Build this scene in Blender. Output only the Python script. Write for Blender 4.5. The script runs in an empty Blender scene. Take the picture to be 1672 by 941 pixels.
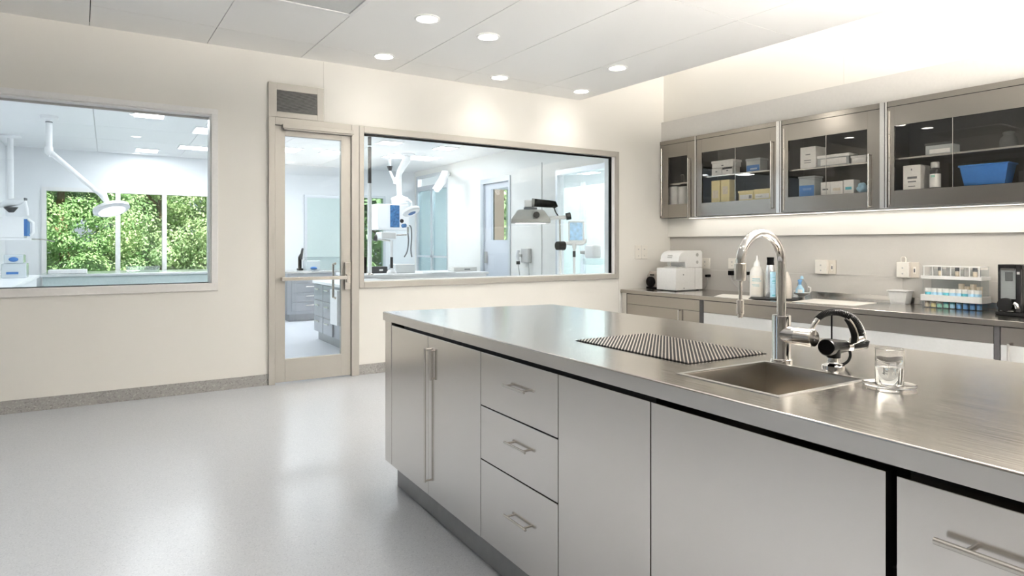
import bpy, bmesh, math, random
from mathutils import Vector, Matrix
random.seed(7)
SC = bpy.context.scene
COL = SC.collection
EXPO = 0.88
# ------------------------------------------------------------------ survey of the place
# The camera stands at x=y=0; the wall with the door is the plane Y = 6.08.
F, CX, CY, H = 1048.0, 836.0, 400.0, 1.266
PSI = math.atan2(660, 1048)
FW = (math.sin(PSI), math.cos(PSI)); RT = (math.cos(PSI), -math.sin(PSI))
def ray(px, py):
    t = (px-CX)/F
    return (FW[0]+t*RT[0], FW[1]+t*RT[1], (CY-py)/F)
def at(px, py, d):
    r = ray(px, py); return (r[0]*d, r[1]*d, H+r[2]*d)
class Frame:                                    # an upright local frame on the floor
    def __init__(s, ox, oy, th):
        s.o = (ox, oy); s.th = th; s.c = math.cos(th); s.s = math.sin(th)
    def l(s, p):
        x, y = p[0]-s.o[0], p[1]-s.o[1]; return (x*s.c+y*s.s, -x*s.s+y*s.c)
    def w(s, x, y, z=0.0):
        return (s.o[0]+x*s.c-y*s.s, s.o[1]+x*s.s+y*s.c, z)
    def _r(s, px, py):
        r = ray(px, py); return s.l((0, 0)), (r[0]*s.c+r[1]*s.s, -r[0]*s.s+r[1]*s.c), r[2]
    def hx(s, x, px, py=400):
        o, d, u = s._r(px, py); k = (x-o[0])/d[0]; return (o[1]+k*d[1], H+k*u)
    def hy(s, y, px, py=400):
        o, d, u = s._r(px, py); k = (y-o[1])/d[1]; return (o[0]+k*d[0], H+k*u)
    def hz(s, z, px, py):
        o, d, u = s._r(px, py); k = (z-H)/u; return (o[0]+k*d[0], o[1]+k*d[1])
RM = Frame(0, 0, 0)
YB = 6.08
def xb(px): return RM.hy(YB, px)[0]
R = Frame(xb(1094.5), YB, math.atan2(836-130, 1048)-PSI)          # long wall with the cabinets
_i = at(627.7, 508.6, .351*1048/108.6)
I = Frame(_i[0], _i[1], math.atan2(836-196, 1048)-PSI)            # the island
# ------------------------------------------------------------------ mesh builder
class B:
    def __init__(s): s.v = []; s.f = []
    def box(s, x0, x1, y0, y1, z0, z1):
        if x0 > x1: x0, x1 = x1, x0
        if y0 > y1: y0, y1 = y1, y0
        if z0 > z1: z0, z1 = z1, z0
        b = len(s.v)
        s.v += [(x0,y0,z0),(x1,y0,z0),(x1,y1,z0),(x0,y1,z0),(x0,y0,z1),(x1,y0,z1),(x1,y1,z1),(x0,y1,z1)]
        s.f += [tuple(b+i for i in q) for q in ((0,3,2,1),(4,5,6,7),(0,1,5,4),(1,2,6,5),(2,3,7,6),(3,0,4,7))]
        return s
    def prism(s, poly, z0, z1):                 # poly counter-clockwise in x,y
        n = len(poly); b = len(s.v)
        s.v += [(p[0],p[1],z0) for p in poly]+[(p[0],p[1],z1) for p in poly]
        s.f.append(tuple(b+i for i in reversed(range(n)))); s.f.append(tuple(b+n+i for i in range(n)))
        for i in range(n):
            j = (i+1) % n; s.f.append((b+i, b+j, b+n+j, b+n+i))
        return s
    def xprism(s, poly, a0, a1, axis='x'):      # poly in the two other axes, extruded along axis
        n = len(poly); b = len(s.v)
        def mk(p, a): return (a,p[0],p[1]) if axis == 'x' else (p[0],a,p[1])
        s.v += [mk(p,a0) for p in poly]+[mk(p,a1) for p in poly]
        s.f.append(tuple(b+i for i in reversed(range(n)))); s.f.append(tuple(b+n+i for i in range(n)))
        for i in range(n):
            j = (i+1) % n; s.f.append((b+i, b+j, b+n+j, b+n+i))
        return s
    def tube(s, pts, r, n=16, cap=True):
        pts = [Vector(p) for p in pts]; m = len(pts)
        rs = r if isinstance(r, (list, tuple)) else [r]*m
        up = None; rings = []
        for i in range(m):
            t = (pts[min(i+1,m-1)]-pts[max(i-1,0)])
            t = t.normalized() if t.length > 1e-9 else Vector((0,0,1))
            if up is None:
                a = Vector((0,0,1)) if abs(t.z) < .9 else Vector((1,0,0))
                up = (a-t*a.dot(t)).normalized()
            else:
                up = up-t*up.dot(t); up.normalize()
            sd = t.cross(up); b = len(s.v)
            for k in range(n):
                a = 2*math.pi*k/n
                p = pts[i]+(up*math.cos(a)+sd*math.sin(a))*rs[i]; s.v.append(tuple(p))
            rings.append(b)
        for i in range(m-1):
            for k in range(n):
                j = (k+1) % n
                s.f.append((rings[i]+k, rings[i]+j, rings[i+1]+j, rings[i+1]+k))
        if cap:
            s.f.append(tuple(rings[0]+k for k in reversed(range(n)))); s.f.append(tuple(rings[-1]+k for k in range(n)))
        return s
    def lathe(s, c, prof, n=32, close=True):    # prof: (radius, z) pairs upward along the outside
        b0 = len(s.v)
        for (r, z) in prof:
            for k in range(n):
                a = 2*math.pi*k/n; s.v.append((c[0]+r*math.cos(a), c[1]+r*math.sin(a), c[2]+z))
        for i in range(len(prof)-1):
            for k in range(n):
                j = (k+1) % n
                s.f.append((b0+i*n+k, b0+i*n+j, b0+(i+1)*n+j, b0+(i+1)*n+k))
        if close:
            s.f.append(tuple(b0+k for k in reversed(range(n))))
            e = b0+(len(prof)-1)*n; s.f.append(tuple(e+k for k in range(n)))
        return s
    def ellipsoid(s, c, r, n=20, m=12):
        prof = []
        b0 = len(s.v)
        for i in range(m+1):
            ph = -math.pi/2+math.pi*i/m
            for k in range(n):
                a = 2*math.pi*k/n
                s.v.append((c[0]+r[0]*math.cos(ph)*math.cos(a), c[1]+r[1]*math.cos(ph)*math.sin(a), c[2]+r[2]*math.sin(ph)))
        for i in range(m):
            for k in range(n):
                j = (k+1) % n; s.f.append((b0+i*n+k, b0+i*n+j, b0+(i+1)*n+j, b0+(i+1)*n+k))
        return s
    def ring(s, x, y0, y1, z0, z1, gy0, gy1, gz0, gz1, t):   # a flat frame in the plane x..x+t with one hole
        s.box(x,x+t,y0,gy0,z0,z1); s.box(x,x+t,gy1,y1,z0,z1); s.box(x,x+t,gy0,gy1,z0,gz0); s.box(x,x+t,gy0,gy1,gz1,z1); return s
    def ringy(s, y, x0, x1, z0, z1, gx0, gx1, gz0, gz1, t):
        s.box(x0,gx0,y,y+t,z0,z1); s.box(gx1,x1,y,y+t,z0,z1); s.box(gx0,gx1,y,y+t,z0,gz0); s.box(gx0,gx1,y,y+t,gz1,z1); return s
    def xf(s, M, start=0):
        for i in range(start, len(s.v)): s.v[i] = tuple(M @ Vector(s.v[i]))
        return s
def mesh_obj(name, b, m, off=(0,0,0), bevel=0, seg=2, smooth=False):
    me = bpy.data.meshes.new(name)
    me.from_pydata([(p[0]-off[0],p[1]-off[1],p[2]-off[2]) for p in b.v], [], b.f)
    me.update()
    if smooth:
        for p in me.polygons: p.use_smooth = True
    o = bpy.data.objects.new(name, me); COL.objects.link(o)
    if m: me.materials.append(m)
    if bevel:
        md = o.modifiers.new('Bevel', 'BEVEL'); md.width = bevel; md.segments = seg; md.limit_method = 'ANGLE'; md.angle_limit = math.radians(40)
        md.harden_normals = False
    if smooth:
        try:
            es = o.modifiers.new('Edges', 'EDGE_SPLIT'); es.split_angle = math.radians(38)
        except Exception: pass
    return o
def struct(name, b, m, fr=RM, base=(0,0,0), **k):
    o = mesh_obj(name, b, m, base, **k); o.location = fr.w(*base); o.rotation_euler = (0,0,fr.th); o['kind'] = 'structure'; return o
class T:                                        # a thing: an Empty at its base, parts are its children
    def __init__(s, name, label, cat, fr, base, group=None, kind=None):
        o = bpy.data.objects.new(name, None); COL.objects.link(o); o.empty_display_size = .05
        o.location = fr.w(*base); o.rotation_euler = (0,0,fr.th)
        if kind: o['kind'] = kind
        else:
            o['label'] = label; o['category'] = cat
            if group: o['group'] = group
        s.o = o; s.base = base; s.fr = fr
    def part(s, name, b, m, parent=None, label=None, **k):
        o = mesh_obj(name, b, m, s.base, **k); o.parent = parent or s.o
        if label: o['label'] = label
        return o
def solo(name, b, m, label, cat, fr, base, group=None, kind=None, **k):
    o = mesh_obj(name, b, m, base, **k); o.location = fr.w(*base); o.rotation_euler = (0,0,fr.th)
    o['label'] = label; o['category'] = cat
    if group: o['group'] = group
    if kind: o['kind'] = kind
    return o
# ------------------------------------------------------------------ materials
def mat(name, col, rough=.5, metal=0.0, noise=0.0, nscale=40, stretch=None, bump=0.0, trans=0.0, ior=1.45, emit=None, estr=0.0, alpha=1.0, rnoise=0.0, coat=0.0, spec=.5, aniso=0.0):
    m = bpy.data.materials.new(name); m.use_nodes = True
    nt = m.node_tree; N = nt.nodes; L = nt.links; p = N['Principled BSDF']
    p.inputs['Base Color'].default_value = (*col, 1); p.inputs['Roughness'].default_value = rough; p.inputs['Metallic'].default_value = metal
    p.inputs['Transmission Weight'].default_value = trans; p.inputs['IOR'].default_value = ior; p.inputs['Alpha'].default_value = alpha
    p.inputs['Coat Weight'].default_value = coat; p.inputs['Specular IOR Level'].default_value = spec; p.inputs['Anisotropic'].default_value = aniso
    if emit: p.inputs['Emission Color'].default_value = (*emit, 1); p.inputs['Emission Strength'].default_value = estr
    if noise or bump or rnoise:
        tc = N.new('ShaderNodeTexCoord'); mp = N.new('ShaderNodeMapping'); nz = N.new('ShaderNodeTexNoise')
        L.new(tc.outputs['Object'], mp.inputs['Vector']); L.new(mp.outputs['Vector'], nz.inputs['Vector'])
        nz.inputs['Scale'].default_value = nscale; nz.inputs['Detail'].default_value = 4
        if stretch: mp.inputs['Scale'].default_value = stretch
        if noise:
            cr = N.new('ShaderNodeValToRGB'); L.new(nz.outputs['Fac'], cr.inputs['Fac'])
            cr.color_ramp.elements[0].position = .3; cr.color_ramp.elements[1].position = .7
            cr.color_ramp.elements[0].color = (*[max(0,c*(1-noise)) for c in col],1); cr.color_ramp.elements[1].color = (*[min(1,c*(1+noise)) for c in col],1)
            L.new(cr.outputs['Color'], p.inputs['Base Color'])
        if rnoise:
            mr = N.new('ShaderNodeMapRange'); L.new(nz.outputs['Fac'], mr.inputs['Value'])
            mr.inputs['From Min'].default_value = .3; mr.inputs['From Max'].default_value = .7
            mr.inputs['To Min'].default_value = rough-rnoise; mr.inputs['To Max'].default_value = rough+rnoise
            L.new(mr.outputs['Result'], p.inputs['Roughness'])
        if bump:
            bp = N.new('ShaderNodeBump'); bp.inputs['Strength'].default_value = bump; bp.inputs['Distance'].default_value = .002
            L.new(nz.outputs['Fac'], bp.inputs['Height']); L.new(bp.outputs['Normal'], p.inputs['Normal'])
    return m
def pane_mat(name, tint=(1,1,1), ior=1.45, rough=.0, haze=0.0, hazecol=(.9,.95,.95)):
    m = bpy.data.materials.new(name); m.use_nodes = True; nt = m.node_tree; N = nt.nodes; L = nt.links
    N.remove(N['Principled BSDF']); out = N['Material Output']
    tr = N.new('ShaderNodeBsdfTransparent'); tr.inputs['Color'].default_value = (*tint,1)
    gl = N.new('ShaderNodeBsdfGlossy'); gl.inputs['Roughness'].default_value = rough
    lw = N.new('ShaderNodeLayerWeight'); lw.inputs['Blend'].default_value = .5
    p5 = N.new('ShaderNodeMath'); p5.operation = 'POWER'; L.new(lw.outputs['Facing'], p5.inputs[0]); p5.inputs[1].default_value = 5
    r0 = ((ior-1)/(ior+1))**2; fr = N.new('ShaderNodeMath'); fr.operation = 'MULTIPLY_ADD'; L.new(p5.outputs[0], fr.inputs[0]); fr.inputs[1].default_value = 1-r0; fr.inputs[2].default_value = r0
    nz = N.new('ShaderNodeTexNoise'); nz.inputs['Scale'].default_value = 3
    mx = N.new('ShaderNodeMixShader'); L.new(fr.outputs[0], mx.inputs[0])
    if haze:
        df = N.new('ShaderNodeBsdfDiffuse'); df.inputs['Color'].default_value = (*hazecol,1)
        m2 = N.new('ShaderNodeMixShader'); m2.inputs[0].default_value = haze
        L.new(tr.outputs[0], m2.inputs[1]); L.new(df.outputs[0], m2.inputs[2]); L.new(m2.outputs[0], mx.inputs[1])
    else: L.new(tr.outputs[0], mx.inputs[1])
    L.new(gl.outputs[0], mx.inputs[2]); L.new(mx.outputs[0], out.inputs['Surface'])
    return m
def speckle(name, c0, c1, c2, scale, rough, spec=.5):
    m = bpy.data.materials.new(name); m.use_nodes = True; nt = m.node_tree; N = nt.nodes; L = nt.links; p = N['Principled BSDF']
    tc = N.new('ShaderNodeTexCoord'); vo = N.new('ShaderNodeTexVoronoi'); vo.inputs['Scale'].default_value = scale
    L.new(tc.outputs['Object'], vo.inputs['Vector'])
    sp = N.new('ShaderNodeSeparateColor'); L.new(vo.outputs['Color'], sp.inputs[0])
    cr = N.new('ShaderNodeValToRGB'); L.new(sp.outputs[0], cr.inputs['Fac'])
    e = cr.color_ramp.elements; e[0].color = (*c0,1); e[0].position = .0; e[1].color = (*c2,1); e[1].position = 1
    k = e.new(.25); k.color = (*c1,1); k = e.new(.85); k.color = (*c1,1)
    L.new(cr.outputs['Color'], p.inputs['Base Color']); p.inputs['Roughness'].default_value = rough; p.inputs['Specular IOR Level'].default_value = spec
    return m
M = {}
M['wall'] = mat('cream_wall_paint', (.85,.832,.785), .6, bump=.03, nscale=300)
M['farwall'] = mat('white_wall_paint', (.86,.88,.90), .5, bump=.02, nscale=300)
M['ceil'] = mat('ceiling_panel_white', (.92,.912,.89), .55, bump=.02, nscale=200)
M['gap'] = mat('dark_gap', (.012,.012,.013), .6, noise=.2)
M['floor'] = speckle('speckled_floor', (.51,.535,.58), (.605,.63,.675), (.68,.705,.745), 210, .28, .32)
M['base'] = speckle('speckled_baseboard', (.22,.215,.21), (.33,.325,.315), (.44,.435,.42), 110, .45)
M['frame'] = mat('champagne_metal_frame', (.47,.452,.415), .42, metal=.35, rnoise=.05, nscale=60)
M['wframe'] = mat('pale_window_frame', (.86,.855,.845), .4, noise=.02)
M['steel'] = mat('brushed_steel_front', (.74,.72,.695), .20, 1.0, rnoise=.012, nscale=2)
M['top'] = mat('brushed_steel_top', (.64,.61,.57), .19, 1.0, rnoise=.03, nscale=4, stretch=(60,1.2,60))
M['edge'] = mat('brushed_steel_edge', (.74,.73,.715), .27, 1.0, rnoise=.006, nscale=3)
M['bowl'] = mat('satin_steel_bowl', (.43,.40,.36), .26, 1.0, noise=.03, nscale=8)
M['kick'] = mat('grey_plinth_steel', (.36,.365,.37), .42, .8, noise=.05, nscale=20)
M['chrome'] = mat('polished_chrome', (.66,.645,.63), .06, 1.0, rnoise=.02, nscale=10)
M['nickel'] = mat('satin_nickel', (.68,.65,.61), .22, 1.0, rnoise=.03, nscale=30)
M['black'] = mat('black_plastic', (.006,.006,.0065), .24, noise=.2, spec=.1)
M['rubber'] = mat('black_rubber', (.008,.008,.008), .42, noise=.2, spec=.2)
M['dark'] = mat('dark_grey_metal', (.06,.06,.062), .38, .5, noise=.1)
M['csteel'] = mat('brushed_steel_cabinet', (.34,.315,.285), .23, 1.0, rnoise=.012, nscale=2)
M['inner'] = mat('dark_cabinet_steel', (.10,.092,.082), .42, 1.0, noise=.04, nscale=20)
M['white'] = mat('white_plastic', (.86,.86,.85), .32, noise=.02)
M['ivory'] = mat('ivory_plastic', (.85,.82,.76), .4, noise=.02)
M['matw'] = mat('white_mat', (.88,.85,.80), .5, noise=.03, nscale=90)
M['paper'] = mat('grey_white_carton', (.80,.79,.77), .7, noise=.05, nscale=60)
M['carton'] = mat('yellow_cream_carton', (.80,.70,.38), .7, noise=.12, nscale=120)
M['blue'] = mat('blue_plastic', (.035,.14,.40), .4, noise=.06)
M['bluelab'] = mat('blue_label', (.06,.19,.48), .5, noise=.15, nscale=200)
M['teal'] = mat('teal_label', (.12,.45,.55), .5, noise=.3, nscale=300)
M['paleb'] = mat('pale_blue_plastic', (.42,.68,.86), .35, noise=.1)
M['midb'] = mat('mid_blue_plastic', (.16,.36,.66), .35, noise=.1)
M['greenc'] = mat('green_cap_plastic', (.30,.60,.50), .4, noise=.1)
M['amber'] = mat('amber_vial', (.78,.70,.38), .4, noise=.1)
M['beige'] = mat('beige_vial', (.72,.64,.52), .45, noise=.1)
M['ink'] = mat('grey_ink', (.18,.19,.20), .6, noise=.1)
M['grey'] = mat('light_grey_plastic', (.52,.52,.51), .4, noise=.03)
M['medw'] = mat('medical_white_enamel', (.88,.89,.90), .3, noise=.02)
M['lamph'] = mat('grey_enamel_lamp', (.50,.50,.48), .3, .3, noise=.03)
M['screen'] = mat('blue_display', (.05,.14,.30), .2, noise=.5, nscale=30, emit=(.05,.18,.42), estr=.15)
M['screen2'] = mat('pale_display', (.3,.5,.7), .2, noise=.3, nscale=20, emit=(.5,.7,.9), estr=.22)
M['glass'] = pane_mat('window_glass', (.97,.985,.985))
M['cabglass'] = pane_mat('smoked_cabinet_glass', (.93,.925,.915), 1.5)
M['tealglass'] = pane_mat('green_tinted_glass', (.66,.75,.76), 1.45)
M['acryl'] = pane_mat('clear_acrylic', (.93,.95,.96), 1.45, .02, .06)
M['cloudy'] = pane_mat('cloudy_plastic', (.80,.84,.88), 1.4, .1, .45)
M['board'] = mat('back_painted_glass', (.60,.70,.685), .12, noise=.03)
M['clear'] = mat('clear_glass', (1,1,1), .0, trans=1.0, ior=1.45, rnoise=0.001)
M['water'] = mat('water', (.97,.99,1), .0, trans=1.0, ior=1.33, rnoise=0.001)
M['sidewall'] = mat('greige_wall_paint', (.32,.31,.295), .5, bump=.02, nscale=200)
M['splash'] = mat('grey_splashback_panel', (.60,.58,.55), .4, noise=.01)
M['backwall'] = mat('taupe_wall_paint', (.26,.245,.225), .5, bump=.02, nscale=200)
M['lens'] = mat('downlight_lens', (1,1,1), .5, emit=(1,.95,.86), estr=14, noise=.01)
M['tube'] = mat('light_strip_lens', (1,1,1), .5, emit=(1,.92,.80), estr=.9, noise=.01)
M['panel'] = mat('ceiling_light_panel', (1,1,1), .5, emit=(.95,.98,1), estr=5, noise=.01)
M['headlens'] = mat('exam_lamp_lens', (1,1,1), .3, emit=(1,1,1), estr=1, noise=.01)
M['bark'] = mat('tree_bark', (.16,.10,.06), .9, noise=.4, nscale=12, bump=.5)
M['wood'] = mat('brown_timber', (.10,.075,.055), .7, noise=.2, nscale=10)
M['soil'] = mat('garden_soil', (.14,.17,.07), .9, noise=.4, nscale=6)
def leaf_mat(name, c, tr=.5):
    m = bpy.data.materials.new(name); m.use_nodes = True; nt = m.node_tree; N = nt.nodes; L = nt.links; p = N['Principled BSDF']; out = N['Material Output']
    tc = N.new('ShaderNodeTexCoord'); nz = N.new('ShaderNodeTexNoise'); nz.inputs['Scale'].default_value = 2.2; nz.inputs['Detail'].default_value = 5
    L.new(tc.outputs['Object'], nz.inputs['Vector']); cr = N.new('ShaderNodeValToRGB'); L.new(nz.outputs['Fac'], cr.inputs['Fac'])
    e = cr.color_ramp.elements; e[0].position = .35; e[1].position = .65
    e[0].color = (c[0]*.6,c[1]*.72,c[2]*.7,1); e[1].color = (*c,1)
    L.new(cr.outputs['Color'], p.inputs['Base Color']); p.inputs['Roughness'].default_value = .45
    tl = N.new('ShaderNodeBsdfTranslucent'); L.new(cr.outputs['Color'], tl.inputs['Color'])
    mx = N.new('ShaderNodeMixShader'); mx.inputs[0].default_value = tr
    L.new(p.outputs[0], mx.inputs[1]); L.new(tl.outputs[0], mx.inputs[2]); L.new(mx.outputs[0], out.inputs['Surface'])
    return m
M['leaf'] = leaf_mat('leaf_green', (.36,.54,.24)); M['leaf2'] = leaf_mat('leaf_yellow_green', (.56,.68,.38))
def area(name, fr, p, sx, sy, watts, col, parent=None, rot=(0,0,0), shape='RECTANGLE', spread=math.pi):
    l = bpy.data.lights.new(name, 'AREA'); l.shape = shape; l.size = sx
    if shape in ('RECTANGLE','ELLIPSE'): l.size_y = sy
    l.energy = watts; l.color = col; l.spread = spread
    o = bpy.data.objects.new(name, l); COL.objects.link(o); 
    if parent:
        b = parent.base; o.parent = parent.o; o.location = (p[0]-b[0],p[1]-b[1],p[2]-b[2]); o.rotation_euler = rot
    else:
        o.location = fr.w(*p); o.rotation_euler = (rot[0],rot[1],rot[2]+fr.th)
    return o
# ================================================================== room shell
XL, YF, ZC, ZS = -3.0, -4.0, 3.0, 3.75          # room's outer side, wall behind the camera, ceiling, slot ceiling
CEX = R.l((xb(947), YB))[0]                     # edge of the dropped ceiling (wall frame)
W1 = (-2.0, xb(345), .938, 2.394)
DR = (xb(448.7), xb(572), 0.0, 2.352)
FRX = (xb(437.6), xb(585.0))
W2 = (xb(593), xb(1003.7), .905, 2.358)
VN = (xb(451), xb(517), 2.478, 2.674)
def wall_cols(x0, x1, y0, y1, z0, z1, holes):
    b = B(); x = x0
    for (a, c, lo, hi) in sorted(holes):
        if a > x: b.box(x, a, y0, y1, z0, z1)
        if lo > z0: b.box(a, c, y0, y1, z0, lo)
        b.box(a, c, y0, y1, hi, z1); x = c
    b.box(x, x1, y0, y1, z0, z1); return b
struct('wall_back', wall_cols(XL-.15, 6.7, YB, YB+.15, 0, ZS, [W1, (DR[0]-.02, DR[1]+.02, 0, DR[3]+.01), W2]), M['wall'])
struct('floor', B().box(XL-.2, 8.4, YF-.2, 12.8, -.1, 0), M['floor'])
WL = (2.6, 4.4, .8, 2.2)                        # unseen window added beside the camera to brighten floor and steel
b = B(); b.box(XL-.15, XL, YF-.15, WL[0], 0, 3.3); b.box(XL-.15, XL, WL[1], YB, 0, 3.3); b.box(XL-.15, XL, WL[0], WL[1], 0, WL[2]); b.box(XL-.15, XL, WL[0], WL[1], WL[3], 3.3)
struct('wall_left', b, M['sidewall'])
t = T('window_8', '', '', RM, (XL, WL[0], WL[2]), kind='structure')
t.part('frame', B().ring(XL-.09, WL[0], WL[1], WL[2], WL[3], WL[0]+.05, WL[1]-.05, WL[2]+.05, WL[3]-.05, .06), M['wframe'])
for y in (3.2,3.8): t.part('mullion', B().box(XL-.09, XL-.03, y-.03, y+.03, WL[2]+.05, WL[3]-.05), M['wframe'])
t.part('glass_pane', B().box(XL-.062, XL-.056, WL[0]+.05, WL[1]-.05, WL[2]+.05, WL[3]-.05), M['glass'])
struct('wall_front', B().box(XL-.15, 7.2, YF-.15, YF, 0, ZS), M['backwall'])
# ceiling of large flush panels with narrow joints
cb = B(); g = .003
xs = [-10.2] + [R.l((xb(p), YB))[0] for p in (146, 338, 490, 636, 737, 869)] + [CEX]
xs[1:-1] = [R.hz(ZC, p, q)[0] for p, q in ((146,41),(338,71),(490,95),(636,119),(737,134),(869,148))]
ys = [.25, -.33, -2.75, -5.2, -7.6, -10.3]
for a, c in zip(xs, xs[1:]):
    for d, e in zip(ys, ys[1:]):
        cb.box(a+g, c-(g if c != CEX else 0), e+g, d-g, ZC, ZC+.03)
HX = (R.hz(ZC, 575, 25)[0]-1.0, R.hz(ZC, 575, 25)[0]); HY = (-2.19, R.hz(ZC, 575, 25)[1])
struct('ceiling', cb, M['ceil'], R)
cb2 = B().box(-10.3, CEX-.01, -10.3, .3, ZC+.031, ZC+.2)
struct('ceiling_slab', cb2, M['gap'], R)
s2 = B(); s2.box(CEX-.3, .3, -10.3, .3, ZS, ZS+.1); s2.box(CEX-.06, CEX, -10.3, .3, ZC+.031, ZS)
struct('ceiling_slot', s2, M['ceil'], R)
# access hatch in the ceiling
t = T('ceiling_hatch', 'square grey access hatch set in the white ceiling above the door side', 'hatch', R, (HX[0]+.5, HY[0]+.5, ZC))
hb = B(); f = .035
for (a,c,d,e) in ((HX[0],HX[1],HY[0],HY[0]+f),(HX[0],HX[1],HY[1]-f,HY[1]),(HX[0],HX[0]+f,HY[0]+f,HY[1]-f),(HX[1]-f,HX[1],HY[0]+f,HY[1]-f)):
    hb.box(a,c,d,e,ZC-.012,ZC)
t.part('frame', hb, M['wframe'], bevel=.003)
t.part('panel', B().box(HX[0]+f+.004,HX[1]-f-.004,HY[0]+f+.004,HY[1]-f-.004,ZC-.006,ZC), mat('hatch_grey', (.66,.665,.655), .5, noise=.02))
# wall with the cabinets
zs1 = R.hx(0, 1300, 446.5)[1]; YV = R.hx(0, 1474, 460)[0]; ZL = 1.371
ZFB = (R.hx(-.167, 1133, 190)[1]+R.hx(-.167, 1672, 75)[1])/2
YU = R.hx(-.124, 1378, 60)[0]
wr = B()
wr.box(.006, .26, -10.3, .12, 0, ZL)
wr.box(-.044, .26, -10.3, .1, ZL, 1.612)
wr.box(.21, .26, -10.3, .12, 1.612, 2.62)
wr.box(-.12, .26, -10.3, .12, 2.62, ZS)
wr.box(-.124, -.12, YU+.002, .1, ZFB, ZS); wr.box(-.124, -.12, -10.3, YU-.002, ZFB, ZS)
struct('wall_right', wr, M['wall'], R)
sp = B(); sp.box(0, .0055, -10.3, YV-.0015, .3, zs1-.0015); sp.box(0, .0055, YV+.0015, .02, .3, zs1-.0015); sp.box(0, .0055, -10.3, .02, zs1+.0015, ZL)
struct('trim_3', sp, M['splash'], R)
struct('trim_1', B().box(-.167, -.11, -10.3, .1, 2.613, ZFB), mat('grey_fascia_paint', (.66,.645,.62), .5, noise=.02), R)
jm = mat('wall_joint', (.62,.60,.56), .6, noise=.01)
struct('trim_4', B().box(xb(528.3)-.0015, xb(528.3)+.0015, YB-.0015, YB-.0001, 2.745, 2.995), jm)
struct('trim_5', B().box(xb(1009.5), xb(1009.5)+.003, YB-.0015, YB-.0001, .1, .844), jm)
# baseboards
bb = B().box(XL, FRX[0]-.001, YB-.012, YB, 0, .098); struct('baseboard_back', bb, M['base'])
struct('baseboard_right', B().box(xb(584.5), 5.6, YB-.012, YB, 0, .098), M['base'])
struct('baseboard_left', B().box(XL, XL+.012, YF, YB-.012, 0, .098), M['base'])
# ------------------------------------------------------------------ window_1 : opening on the far side of the door
t = T('window_1', '', '', RM, (0, YB, W1[2]), kind='structure')
b = B(); ox1 = xb(355.5); oz0, oz1 = .872, 2.44
b.box(W1[0]-.05, ox1, YB-.018, YB+.002, W1[3], oz1); b.box(W1[1], ox1, YB-.018, YB+.002, oz0+.05, W1[3]); b.box(W1[0]-.05, W1[0], YB-.018, YB+.002, oz0+.05, W1[3])
b.box(W1[0], W1[1], YB+.002, YB+.15, W1[3]-.012, W1[3]); b.box(W1[1]-.012, W1[1], YB+.002, YB+.15, W1[2], W1[3]-.012)
t.part('frame', b, M['wframe'], bevel=.002)
t.part('sill', B().box(W1[0]-.05, ox1, YB-.03, YB+.15, oz0, W1[2]), mat('white_sill', (.82,.80,.78), .35, noise=.02), bevel=.004)
t.part('glass_pane', B().box(W1[0], W1[1]-.012, YB+.10, YB+.108, W1[2], W1[3]-.012), M['glass'])
t.part('gasket', B().box(W1[0], W1[1]-.012, YB+.094, YB+.114, W1[3]-.03, W1[3]-.012), M['grey'])
# ------------------------------------------------------------------ door_1
t = T('door_1', '', '', RM, (DR[0], YB, 0), kind='structure')
b = B(); fy = YB-.03
b.box(FRX[0], DR[0]-.003, fy, YB+.15, 0, 2.425); b.box(DR[1]+.003, FRX[1], fy, YB+.15, 0, 2.425); b.box(DR[0]-.003, DR[1]+.003, fy, YB+.15, DR[3]+.003, 2.425)
t.part('frame', b, M['frame'], bevel=.003)
gx0, gx1, gz0, gz1 = xb(465), xb(556.3), .22, 2.264
lf = t.part('leaf', B().ringy(YB-.012, DR[0], DR[1], .012, DR[3], gx0, gx1, gz0, gz1, .045), M['frame'], bevel=.002)
t.part('glass_pane', B().box(gx0, gx1, YB+.008, YB+.016, gz0, gz1), M['glass'], lf)
b = B(); zb_ = 1.02
zb_ = RM.hy(YB-.07, 520, 454.5)[1]
b.box(xb(457), xb(563), YB-.085, YB-.062, zb_-.017, zb_+.017); b.box(xb(457), xb(462), YB-.064, YB-.011, zb_-.017, zb_+.017)
t.part('push_bar', b, M['nickel'], lf, bevel=.004)
z0, z1 = RM.hy(YB-.03, 567, 473)[1], RM.hy(YB-.03, 567, 428)[1]
b = B().box(xb(561), xb(570.5), YB-.05, YB-.011, z0, z1); b.box(xb(562.5), xb(569), YB-.075, YB-.05, zb_-.05, zb_+.03)
t.part('lock_plate', b, M['nickel'], lf, bevel=.004)
b = B(); hx = xb(549)
b.tube([(hx, YB+.034, zb_+.13), (hx, YB+.10, zb_+.13), (hx, YB+.10, zb_-.20), (hx, YB+.034, zb_-.20)], .012)
t.part('pull_handle', b, M['nickel'], lf)
b = B(); zc0 = 2.315
b.box(xb(459), xb(574.5), YB-.07, YB-.011, 2.325, 2.36); b.box(xb(461), xb(573), YB-.062, YB-.011, 2.312, 2.325)
t.part('closer_rail', b, M['frame'], bevel=.003)
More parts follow.
